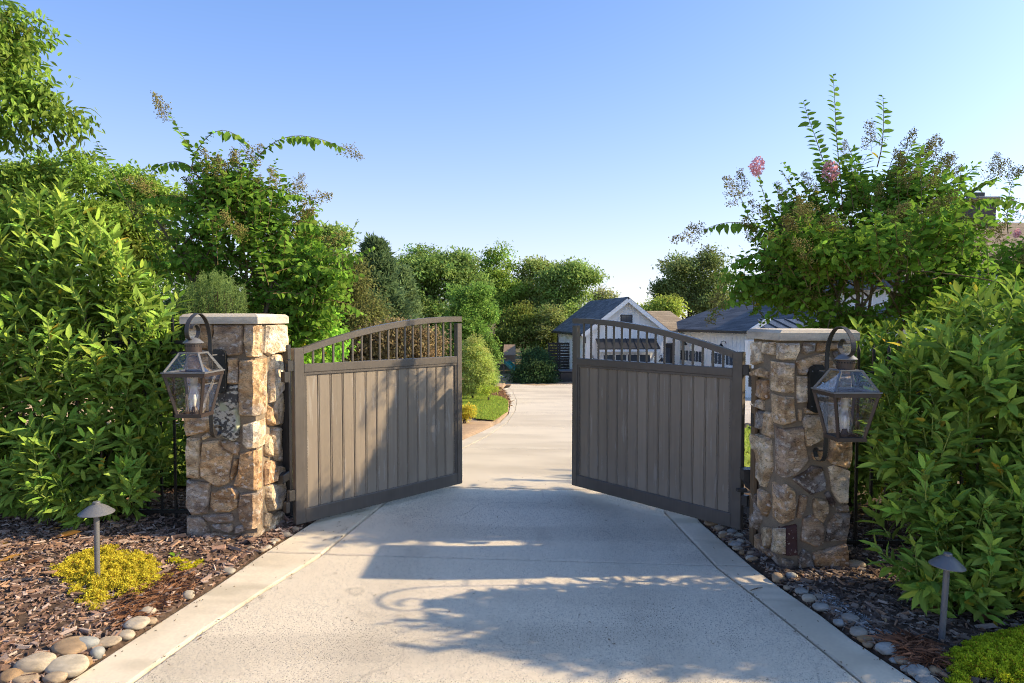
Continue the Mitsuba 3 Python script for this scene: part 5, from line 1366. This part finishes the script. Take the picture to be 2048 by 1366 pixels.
def column_shrub(name, label, base, H, rx, ry, n, leaf, col, seed, category='shrub', tmpl=DIAMOND, wide=.5, upward=.9, group=None, lumps=6, top_sharp=1.0, bsdf='leaf', jit=.18):
    """A conifer or dense shrub whose sprays cover a lumpy spindle."""
    k = thing(name, label, category, group)
    g = np.random.default_rng(seed + 1300)
    b = np.asarray(base, float)
    t = g.uniform(0.02, 1, n)
    a = g.uniform(0, 6.283, n)
    prof = np.clip(1 - t ** (1.6 * top_sharp), .0, 1) ** .8 * (.72 + .28 * np.clip(t / .15, 0, 1))
    d = np.c_[np.cos(a), np.sin(a), np.zeros(n)]
    lump = 1 + .30 * (meshkit.fbm(np.c_[d[:, :2] * lumps * .35 + seed, t * lumps], 3) - .5) * 2
    dep = 1 - g.exponential(.09, n)
    pos = b + np.c_[d[:, 0] * rx * prof * lump * dep, d[:, 1] * ry * prof * lump * dep, H * t]
    ax = unit(d * (1 - upward * .5) + np.array([0, 0, upward]) + g.normal(0, .35, (n, 3)))
    nn = unit(d + g.normal(0, .45, (n, 3)))
    cl = 1 + jit * 2 * (meshkit.noise(pos / (.10 * H + .05) + seed) - .5) + g.normal(0, .12, n)
    L = leaf * g.uniform(.7, 1.3, n)
    v, f, c = leaf_mesh(pos, ax, nn, L, L * wide, tmpl, np.clip(1.75 * np.asarray(col) * cl[:, None] * (1 + g.normal(0, .05, (n, 3))), .004, .9))
    put('foliage', (v, f), bsdf, k, color=c, kind='stuff')
    st = [tube([b + [0, 0, -.05], b + [g.normal(0, .2 * rx), g.normal(0, .2 * ry), H * .5], b + [g.normal(0, .3 * rx), g.normal(0, .3 * ry), H * .85]], [.03, .02, .006], 6) for _ in range(5)]
    put('stem', cat(st), 'dark_bark', k, kind='stuff')
    return k
def Hto(px, py, Y):
    return P(px, py, Y)[2] - float(zg(P(px, py, Y)[0], Y))
column_shrub('arborvitae', 'bright green arborvitae behind the left pillar', foot(618, 9.2), Hto(608, 432, 9.2), .48, .45, 16000, .085, (.105, .20, .022), 1, 'tree', wide=.36, lumps=9, top_sharp=1.25)
column_shrub('arborvitae', 'dark green arborvitae half hidden left of the bright one', foot(570, 10.4), Hto(575, 452, 10.4), .5, .45, 9000, .09, (.05, .10, .018), 2, 'tree', wide=.36, lumps=9)
# yew behind the left pillar: upright feathery leaders
ky = thing('yew_shrub', 'feathery upright yew just above the left pillar cap', 'shrub')
g = np.random.default_rng(77)
Yy = 6.0
P_, A_, st = [], [], []
for i in range(230):
    px = g.uniform(352, 488); dY = g.normal(0, .22)
    topy = 540 + 34 * abs((px - 425) / 60) ** 1.6 + g.exponential(34)
    e = P(px + g.normal(0, 8), topy, Yy + dY); s = P(px * .8 + 425 * .2, 720, Yy + dY * .6)
    q = spline([s, (s + e) / 2 + g.normal(0, .02, 3), e], 12)
    st.append(tube(q[::3], [.006, .004, .003, .002], 4, False))
    n = 170
    u = g.uniform(.05, 1, n)
    pp = s + (e - s) * u[:, None] + g.normal(0, .006, (n, 3))
    P_.append(pp); A_.append(unit(g.normal(0, .8, (n, 3)) + unit(e - s) * .75))
pos, ax = np.vstack(P_), np.vstack(A_)
cj = 1 + .3 * (meshkit.noise(pos * 9) - .5) + g.normal(0, .12, len(pos))
v, f, c = leaf_mesh(pos, ax, g.normal(size=pos.shape), .034, .0058, DIAMOND, np.clip(np.array([.22, .31, .10]) * cj[:, None], .004, .9))
put('needles', (v, f), 'leaf', ky, color=c, kind='stuff')
put('stem', cat(st), 'dark_bark', ky, kind='stuff')
# dense hedge shade behind the left iron fence
def shrub(name, label, lobes, n_clump, per, cr, leaf, col, seed, base=None, tmpl=DIAMOND, wide=.55, jit=.2, group=None, bsdf='leaf', category='shrub', droop=.2, shell=.55):
    l = np.array(lobes)
    b = base if base is not None else np.array([l[:, 0].mean(), l[:, 1].mean(), float(zg(l[:, 0].mean(), l[:, 1].mean()))])
    return tree(name, label, category, b, lobes, n_clump, per, cr, leaf, col, .035, group, seed + 60, tmpl, wide, jit, bsdf, .6, 5, droop, None, shell)
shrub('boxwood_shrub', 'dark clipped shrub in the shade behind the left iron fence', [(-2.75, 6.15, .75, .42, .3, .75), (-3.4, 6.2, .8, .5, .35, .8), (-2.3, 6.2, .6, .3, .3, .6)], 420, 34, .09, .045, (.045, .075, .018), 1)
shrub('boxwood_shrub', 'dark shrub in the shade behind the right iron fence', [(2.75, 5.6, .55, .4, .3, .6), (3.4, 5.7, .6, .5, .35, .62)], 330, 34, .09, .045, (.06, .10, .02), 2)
shrub('photinia_shrub', 'tall bronze and green shrub right of the bright arborvitae', [lp(690, 560, 12.5, 42, 50), lp(720, 640, 12.5, 52, 60), lp(670, 630, 12.5, 40, 55), lp(690, 700, 12.5, 70, 50)], 560, 34, .13, .062, (.075, .080, .026), 3, jit=.28, category='shrub')
shrub('loropetalum_shrub', 'copper leaved shrub behind the balusters of the left gate', [lp(790, 690, 12, 62, 46), lp(725, 705, 12, 60, 42), lp(850, 690, 12, 36, 34), lp(760, 740, 12, 100, 40)], 620, 40, .11, .055, (.110, .085, .045), 4, jit=.36)
shrub('spirea_shrub', 'chartreuse shrub behind the hinge end of the left gate', [lp(620, 722, 10.5, 42, 24), lp(660, 735, 10.5, 30, 20), lp(590, 760, 10.5, 40, 40)], 300, 34, .07, .04, (.22, .21, .03), 5, jit=.15)
shrub('viburnum_shrub', 'leafy bright green shrub between the left pillar and its gate', [lp(615, 650, 7.6, 40, 36, 0, .25), lp(640, 690, 7.9, 40, 30, 0, .25), lp(590, 700, 7.6, 30, 40, 0, .25)], 170, 30, .10, .075, (.10, .195, .025), 6, tmpl=CREPE, wide=.5)
# golden cypress beside the drive
shrub('golden_cypress', 'feathery golden cypress at the lead edge of the left gate', [lp(945, 720, 19.5, 30, 32), lp(965, 748, 19.5, 24, 26), lp(930, 755, 19.5, 32, 26), lp(947, 690, 19.5, 14, 20), lp(930, 777, 19.5, 28, 10)], 520, 44, .085, .10, (.19, .215, .065), 7, wide=.16, jit=.16, droop=.7)
shrub('azalea_shrub', 'low dark green shrub right of the golden cypress', [lp(976, 712, 27, 16, 40), lp(978, 755, 27, 12, 20)], 220, 34, .11, .09, (.06, .10, .022), 8)
shrub('holly_shrub', 'dark rounded holly left of the slat fence', [lp(1072, 742, 33, 32, 30), lp(1050, 755, 33, 24, 22), lp(1088, 758, 33, 18, 22), lp(1070, 715, 33.5, 20, 18)], 420, 38, .20, .12, (.030, .055, .022), 9)
shrub('dwarf_conifer', 'little bright green conifer beside the green slide', [lp(1036, 757, 36.5, 6, 9), lp(1036, 748, 36.5, 3.5, 7)], 90, 34, .07, .07, (.17, .23, .03), 10)
shrub('yellow_lily', 'small clump of yellow flowers and leaves beside the left kerb', [lp(935, 822, 12.6, 15, 10), lp(925, 830, 12.6, 10, 8)], 60, 30, .05, .05, (.24, .21, .03), 11, wide=.4, category='flowers')
shrub('yellow_lily', 'small yellow green plant at the foot of the golden cypress', [lp(968, 782, 18, 10, 9), lp(985, 778, 19, 8, 5)], 60, 26, .06, .06, (.16, .19, .03), 12, wide=.3, category='flowers')
# ------------------------------------------------------------------ mulch, stones, ground cover
g = np.random.default_rng(303)
def chips(n, region, pal, size, seed, dens=None):
    g = np.random.default_rng(seed)
    x0, y0, x1, y1 = region.bounds
    p = g.uniform([x0, y0], [x1, y1], (n * 3, 2))
    p = p[shapely.contains_xy(region, p[:, 0], p[:, 1])][:n]
    n = len(p)
    z = bed_height(p[:, 0], p[:, 1])
    L = size * g.lognormal(0, .42, n); W = L * np.where(g.random(n) < .45, g.uniform(.10, .24, n), g.uniform(.3, .7, n)); L = np.where(W < L * .25, L * 1.6, L); H = L * g.uniform(.10, .26, n)
    a = g.uniform(0, 6.283, n)
    t = np.c_[np.cos(a), np.sin(a), g.normal(0, .22, n)]
    nn = np.c_[g.normal(0, .26, (n, 2)), np.ones(n)]
    a_, s_, n_ = frames(t, nn)
    cb = np.array([[x, y, zz] for x in (-.5, .5) for y in (-.5, .5) for zz in (-.5, .5)])
    tf = np.array([[0, 1, 3], [0, 3, 2], [4, 6, 7], [4, 7, 5], [0, 4, 5], [0, 5, 1], [2, 3, 7], [2, 7, 6], [0, 2, 6], [0, 6, 4], [1, 5, 7], [1, 7, 3]])
    jit = 1 + g.uniform(-.42, .25, (n, 8, 1)) * np.array([1, 1, .3])
    loc = cb[None] * jit * np.stack([L, W, H], 1)[:, None]
    v = np.c_[p, z + H * .5 + g.uniform(0, .010, n)][:, None] + loc[..., :1] * a_[:, None] + loc[..., 1:2] * s_[:, None] + loc[..., 2:] * n_[:, None]
    f = (np.arange(n) * 8)[:, None, None] + tf
    c = np.array(pal)[g.integers(len(pal), size=n)] * np.array([1.32, 1.36, 1.40]) * g.uniform(.6, 1.4, (n, 1))
    return (v.reshape(-1, 3), f.reshape(-1, 3)), np.repeat(c, 8, 0)
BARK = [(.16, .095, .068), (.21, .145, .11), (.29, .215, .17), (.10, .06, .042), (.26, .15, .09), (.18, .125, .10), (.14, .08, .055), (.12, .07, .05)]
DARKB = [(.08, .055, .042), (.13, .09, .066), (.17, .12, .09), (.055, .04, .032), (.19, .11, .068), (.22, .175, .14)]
keep_out = shapely.union_all([pave_poly.buffer(.012), sbox(LX - LW - .01, LY - .01, LX + .02, LY + LD), sbox(RX - .02, RY - .01, RX + RW + .01, RY + RD)])
reg_l = Polygon([(-5.2, 2.6), (-1.5, 2.6), (-1.5, 5.9), (-5.2, 5.9)]).difference(keep_out)
reg_r = Polygon([(1.3, 2.6), (4.2, 2.6), (4.2, 5.5), (1.3, 5.5)]).difference(keep_out)
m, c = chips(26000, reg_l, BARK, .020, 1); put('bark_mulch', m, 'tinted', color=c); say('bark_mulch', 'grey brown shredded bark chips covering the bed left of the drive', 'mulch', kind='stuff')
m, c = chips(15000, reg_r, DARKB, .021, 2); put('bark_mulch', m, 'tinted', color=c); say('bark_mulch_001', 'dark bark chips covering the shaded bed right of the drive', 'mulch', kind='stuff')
# pine straw in the far beds
def straw(region, n, col, ln, seed, w=.004):
    g = np.random.default_rng(seed)
    x0, y0, x1, y1 = region.bounds
    p = g.uniform([x0, y0], [x1, y1], (n * 3, 2)); p = p[shapely.contains_xy(region, p[:, 0], p[:, 1])][:n]
    pos = np.c_[p, bed_height(p[:, 0], p[:, 1]) + g.uniform(.004, .03, len(p))]
    a = g.uniform(0, 6.283, len(p))
    return leaf_mesh(pos, np.c_[np.cos(a), np.sin(a), g.normal(0, .15, len(p))], np.c_[g.normal(0, .3, (len(p), 2)), np.ones(len(p))], ln * g.uniform(.6, 1.2, len(p)), w, DIAMOND, np.array(col) * g.uniform(.6, 1.35, (len(p), 1)))
far_bed = Polygon([(-6, 9), (-1.6, 8), (-1.6, 13), (0.3, 17), (0.6, 22), (0, 28), (-7, 28)]).difference(shapely.union_all([pave_poly, lawn_l, lawn_b]))
v, f, c = straw(far_bed, 26000, (.30, .175, .095), .16, 5, .008); put('pine_straw', (v, f), 'tinted', color=c); say('pine_straw', 'reddish pine straw around the little lawn beyond the left gate', 'mulch', kind='stuff')
gl = G(1800, 1325); gl2 = G(380, 1150)
rs = Polygon([tuple(G(*q)[:2]) for q in ((1770, 1295), (1840, 1290), (1900, 1340), (1840, 1345))])
v, f, c = straw(rs, 420, (.22, .10, .055), .11, 6, .0028); put('pine_straw', (v, f), 'tinted', color=c); say('pine_straw_001', 'small reddish heap of pine needles beside the right kerb stones', 'mulch', kind='stuff')
rs = Polygon([tuple(G(*q)[:2]) for q in ((230, 1215), (330, 1150), (395, 1160), (380, 1195), (250, 1275))]).difference(pave_poly)
v, f, c = straw(rs, 900, (.20, .095, .05), .07, 7, .003); put('pine_straw', (v, f), 'tinted', color=c); say('pine_straw_002', 'reddish brown needle litter between the sedum and the left kerb', 'mulch', kind='stuff')
# grit beside the right kerb
rs = Polygon([tuple(G(*q)[:2]) for q in ((1600, 1185), (1660, 1195), (1800, 1290), (1850, 1330), (1740, 1290), (1650, 1225))]).difference(pave_poly)
m, c = chips(1700, rs, [(.22, .21, .20), (.30, .29, .27), (.16, .155, .15)], .0075, 8); put('gravel', m, 'tinted', color=c); say('gravel', 'pale grey grit washed along the right kerb', 'gravel', kind='stuff')

# river stones: px, py of the centre, width and height in the photograph, tone, greyness, label
def pebble(px, py, w, h, tone, grey, label, group=None, seed=0):
    p = G(px, py + h * .25, .02)
    s = p[1] / FPX
    m = trimesh.creation.icosphere(subdivisions=3 if w > 40 else 2)
    v = np.array(m.vertices)
    g = np.random.default_rng(seed + 71)
    v = np.sign(v) * abs(v) ** .9
    v *= 1 + .42 * (meshkit.fbm(v * .9 + g.uniform(0, 50, 3), 2)[:, None] - .5) + .05 * (meshkit.fbm(v * 3 + 9, 2)[:, None] - .5)
    a = w * s / 2
    hh = max(h * s * .5, a * .36) * .86
    v = v * np.array([a, a * g.uniform(.7, .95), hh])
    t = g.uniform(-.25, .25)
    v = np.c_[v[:, 0] * math.cos(t) - v[:, 1] * math.sin(t), v[:, 0] * math.sin(t) + v[:, 1] * math.cos(t), v[:, 2]]
    q = np.array([p[0], p[1] + a * .35, 0])
    if pave_poly.buffer(a * .72).contains(shapely.Point(q[:2])):
        for _ in range(40):
            q[0] += .012 * (1 if q[0] > 0 else -1)
            if not pave_poly.buffer(a * .72).contains(shapely.Point(q[:2])):
                break
    q[2] = float(bed_height(q[0], q[1])) + hh * g.uniform(.12, .5)
    k = put('river_stone', trimesh.Trimesh(v + q, m.faces, process=False), 'river_pebble', smooth=True, uv=np.tile([tone, grey], (len(v), 1)))
    say(k, label, 'stone', group or 'river stones edging the beds')
big = [(134, 1297, 73, 36, .6, .2, 'banded brown oval river stone, uppermost of the group by the left kerb'), (165, 1291, 50, 34, .2, .8, 'grey green river stone leaning behind the banded brown oval one'), (191, 1301, 26, 30, .25, .75, 'small grey round stone right of the banded brown oval one'), (176, 1319, 28, 26, .75, 0, 'small yellow round stone touching the left kerb'),
       (59, 1336, 76, 42, .35, .3, 'large tan grey flat river stone near the bottom left corner'), (126, 1333, 82, 36, .05, .2, 'long white river stone below the banded brown oval one'), (108, 1356, 46, 26, .45, 0, 'cream stone half under the long white river stone'), (15, 1356, 44, 34, .7, 0, 'yellow stone in the bottom left corner'), (40, 1362, 60, 22, .5, 0, 'cream stone at the bottom edge, beside the yellow corner stone'),
       (291, 1226, 32, 25, .3, .1, 'pale round stone at the lower end of the left kerb group, farthest along'), (305, 1240, 28, 16, .5, 0, 'flat cream stone under the pale round one at the left kerb'), (274, 1250, 44, 24, .25, .3, 'broad pale stone by the left kerb, below the round one'), (261, 1268, 36, 20, .3, .3, 'low grey tan stone nearest below the broad pale one'), (222, 1288, 44, 15, .4, .2, 'flat half buried tan stone between the two left groups'),
       (391, 1188, 25, 20, .1, 0, 'single cream stone below the sedum by the left kerb'), (455, 1139, 26, 14, .2, .4, 'flat grey stone by the left kerb, nearest to the left pillar'),
       (1716, 1133, 37, 24, .5, .3, 'round tan boulder at the right foot of the right pillar'), (1560, 1153, 28, 24, .55, .2, 'tan pointed stone at the left foot of the right pillar'), (1584, 1150, 22, 16, .2, .7, 'grey rock against the foot of the right pillar'), (1577, 1170, 18, 11, .5, .3, 'small tan stone just below the pointed one'),
       (1604, 1182, 26, 14, .2, .6, 'flat pale grey stone, first of the row along the right kerb'), (1612, 1195, 29, 20, .05, .3, 'white lumpy stone in the row along the right kerb'), (1639, 1192, 21, 16, .8, .5, 'brownish stone behind the white lumpy one'), (1637, 1212, 32, 17, .2, .6, 'white oval stone next in the row along the right kerb'), (1666, 1242, 28, 15, .3, .9, 'greenish grey flat stone along the right kerb'),
       (1704, 1240, 34, 20, .9, .6, 'purplish brown flat stone set back from the right kerb'), (1712, 1266, 36, 18, .4, .5, 'pale brown flat stone along the right kerb'), (1721, 1277, 34, 16, .85, 0, 'orange brown stone touching the right kerb'), (1738, 1284, 20, 12, .6, .3, 'little tan stone right of the orange brown one'), (1787, 1282, 35, 13, .1, .7, 'flat white grey stone in the shaded bed'), (1779, 1291, 20, 12, .8, .3, 'little brown stone beside the flat white grey one'),
       (1765, 1301, 46, 24, .1, .9, 'large blue grey stone along the right kerb'), (1800, 1331, 21, 15, .2, .9, 'small dark grey stone below the pine needle heap'), (1813, 1322, 40, 16, .7, .4, 'brown flat stone under the pine needle heap'), (1818, 1344, 22, 18, .1, .8, 'pale grey round stone left of the bottom right group'), (1842, 1341, 44, 24, .15, .7, 'broad pale grey stone of the bottom right group'), (1862, 1358, 46, 18, .2, .8, 'grey stone at the bottom edge of the right bed'), (1870, 1340, 28, 18, .8, .3, 'brown stone beside the broad pale grey one at bottom right'), (1776, 1318, 26, 12, .3, 1, 'dark slate stone under the large blue grey one')]
for i, b in enumerate(big):
    pebble(*b[:6], b[6], seed=i)
g = np.random.default_rng(5)
small = [(592, 1066, 19, 13), (610, 1055, 16, 11), (574, 1078, 17, 9), (562, 1083, 18, 8), (581, 1079, 20, 8), (550, 1090, 18, 9), (540, 1094, 14, 8), (500, 1094, 16, 8), (524, 1097, 18, 8)]
for r in range(34):
    t = g.uniform(0, 1)
    px = 1400 + 112 * t + g.uniform(2, 40); py = 1046 + 94 * t + g.uniform(-8, 5)
    if px < 1506:
        small.append((px, py, g.uniform(15, 26), g.uniform(9, 15)))
for i, (px, py, w, h) in enumerate(small):
    l_side = px < 1000
    pebble(px, py, w, h, g.uniform(.2, .8), g.uniform(0, .7), 'small rounded stone at the foot of the left gate post' if l_side else 'small rounded stone in the pile under the right gate', 'small stones under the left gate' if l_side else 'small stones under the right gate', seed=100 + i)

# fallen leaves on the mulch
def fallen(px, py, ln, col, label, ang):
    p = G(px, py, .055)
    s = p[1] / FPX
    L = ln * s
    a = np.array([math.cos(ang), math.sin(ang), .08])
    v, f, c = leaf_mesh(np.array([p - a * L / 2]), np.array([a]), np.array([[.05, -.25, 1.0]]), L, L * .34, leaf_shape(-.15, .10), np.array([col]))
    p2 = put('fallen_leaf', (v + [0, 0, .012], f), 'leaf', smooth=True, color=c)
    say(p2, label, 'leaf', 'fallen leaves on the mulch')
for i, (px, py, ln, col, lb, an) in enumerate(((135, 1077, 60, (.50, .25, .06), 'long orange fallen leaf left of the path light', .1), (18, 1125, 46, (.52, .27, .06), 'orange fallen leaf at the left edge of the mulch', .9), (62, 1131, 40, (.30, .13, .06), 'reddish brown fallen leaf near the left edge', .05), (6, 1096, 36, (.55, .30, .05), 'yellow orange leaf at the left edge, above the others', -.1), (68, 1049, 34, (.42, .27, .12), 'tan curled leaf under the left laurel', -.8),
        (245, 1040, 40, (.42, .28, .15), 'tan fallen leaf right of the path light hat', .5), (108, 1064, 28, (.45, .22, .06), 'small orange leaf behind the long orange one', .3), (282, 993, 40, (.34, .25, .12), 'tan leaf in the shade beside the left fence', .1), (1990, 1254, 22, (.55, .40, .06), 'yellow heart shaped leaf in the shaded right bed', 1.2), (1978, 1241, 50, (.22, .11, .06), 'reddish dry leaf in the shaded right bed', .2), (1862, 1222, 30, (.26, .13, .06), 'brown dry leaf under the right laurel', -.3), (1771, 1246, 16, (.40, .29, .16), 'pale wood splinter in the shaded right bed', 1.0))):
    fallen(px, py, ln, col, lb, an)
# golden creeping sedum
def sedum(label, pts, n, col, seed, hgt):
    g = np.random.default_rng(seed)
    poly = Polygon([tuple(G(*q)[:2]) for q in pts]).buffer(.0)
    x0, y0, x1, y1 = poly.bounds
    p = g.uniform([x0, y0], [x1, y1], (n * 4, 2))
    dd = shapely.distance(poly.exterior, shapely.points(p))
    nz = meshkit.fbm(np.c_[p * 16, p[:, 0] * 0], 3)
    ok = shapely.contains_xy(poly, p[:, 0], p[:, 1]) & (nz + np.clip(dd / .16, 0, 1) * .40 > .56)
    p, nz, dd = p[ok][:n], nz[ok][:n], dd[ok][:n]
    n = len(p)
    per = 9
    tuft = p[g.integers(n, size=max(8, n // 22))]                    # little cushions of shoots
    from scipy.spatial import cKDTree
    td = cKDTree(tuft).query(p)[0]
    hh = (.006 + hgt * np.clip(dd / .15, 0, 1)) * (.25 + .6 * nz + .9 * np.exp(-(td / .016) ** 2))
    nz = .25 + .5 * nz + .55 * np.exp(-(td / .018) ** 2)
    base_ = np.c_[p, bed_height(p[:, 0], p[:, 1]) + hh]
    idx = np.repeat(np.arange(n), per)
    d = unit(g.normal(size=(len(idx), 3)) + [0, 0, .35])
    pos = base_[idx] + d * .004 + g.normal(0, .0035, (len(idx), 3))
    colv = np.asarray(col) * (.75 + .5 * nz[idx, None]) * g.uniform(.8, 1.25, (len(idx), 1)) * np.array([1, 1, 1])
    rd = g.random(len(idx)) < .05
    colv[rd] = np.array([.40, .20, .03])
    v, f, c = leaf_mesh(pos, d, g.normal(size=pos.shape), g.uniform(.009, .016, len(idx)), .0075, DIAMOND, np.clip(colv, 0, .9))
    k = put('creeping_sedum', (v, f), 'leaf', color=c)
    say(k, label, 'ground cover', kind='stuff')
sedum('golden yellow creeping sedum around the foot of the left path light', ((88, 1160), (140, 1128), (200, 1108), (262, 1112), (300, 1122), (335, 1135), (350, 1165), (300, 1195), (270, 1205), (215, 1215), (190, 1232), (150, 1215), (120, 1180)), 4300, (.52, .45, .05), 1, .03)
sedum('golden sprigs of sedum strayed right of the main left patch', ((330, 1128), (360, 1122), (412, 1128), (405, 1142), (360, 1150)), 260, (.54, .50, .03), 2, .008)
sedum('yellow green creeping sedum in the bottom right corner', ((1885, 1330), (1920, 1300), (1985, 1285), (2080, 1275), (2120, 1400), (1900, 1400)), 5600, (.40, .46, .03), 3, .05)
# a lone seedling in the left mulch
sk = thing('seedling', 'single small bright green seedling in the left mulch', 'plant')
p = G(350, 1112, .03)
for i, a in enumerate((.4, 2.6, 4.2)):
    v, f, c = leaf_mesh(np.array([p]), np.array([[math.cos(a), math.sin(a) * .5, .55]]), np.array([[0, -.3, 1.0]]), .05, .026, CREPE, np.array([[.16, .30, .03]]))
    put('leaf', (v, f), 'leaf', sk, smooth=True, color=c)
put('stem', tube([p - [0, 0, .04], p], [.002, .0015], 5), 'tinted', sk, color=np.tile([.2, .25, .05], (12, 1)))
# bits of leaf litter on the drive
g = np.random.default_rng(15)
n = 520
p = np.c_[g.uniform(-1.9, 1.9, n), g.uniform(2.6, 7.0, n)]
p[:70] = np.c_[g.normal(-1.38, .06, 70) - .0, g.uniform(4.4, 5.6, 70)]
for k_, (e0, e1) in enumerate(((left_out[3], left_out[7]), (right_out[3], right_out[8]), (left_in[3], left_in[6]), (right_in[3], right_in[6]))):
    u_ = g.uniform(0, 1, (55, 1)); p[80 + 55 * k_:135 + 55 * k_] = np.array(e0) * (1 - u_) + np.array(e1) * u_ + g.normal(0, .025, (55, 2)) + [(.04, -.04, 0, 0)[k_], 0]
ok = shapely.contains_xy(pave_poly, p[:, 0], p[:, 1]); p = p[ok]; n = len(p)
a = g.uniform(0, 6.283, n)
v, f, c = leaf_mesh(np.c_[p, zg(p[:, 0], p[:, 1]) + .007], np.c_[np.cos(a), np.sin(a), g.normal(0, .1, n)], np.c_[g.normal(0, .3, (n, 2)), np.ones(n)], g.lognormal(-4.35, .5, n), .007, CREPE, np.array([.10, .065, .04]) * g.uniform(.5, 1.6, (n, 1)))
put('leaf_litter', (v, f), 'leaf', color=c); say('leaf_litter', 'scattered bits of dry leaf on the driveway', 'leaf litter', kind='stuff')
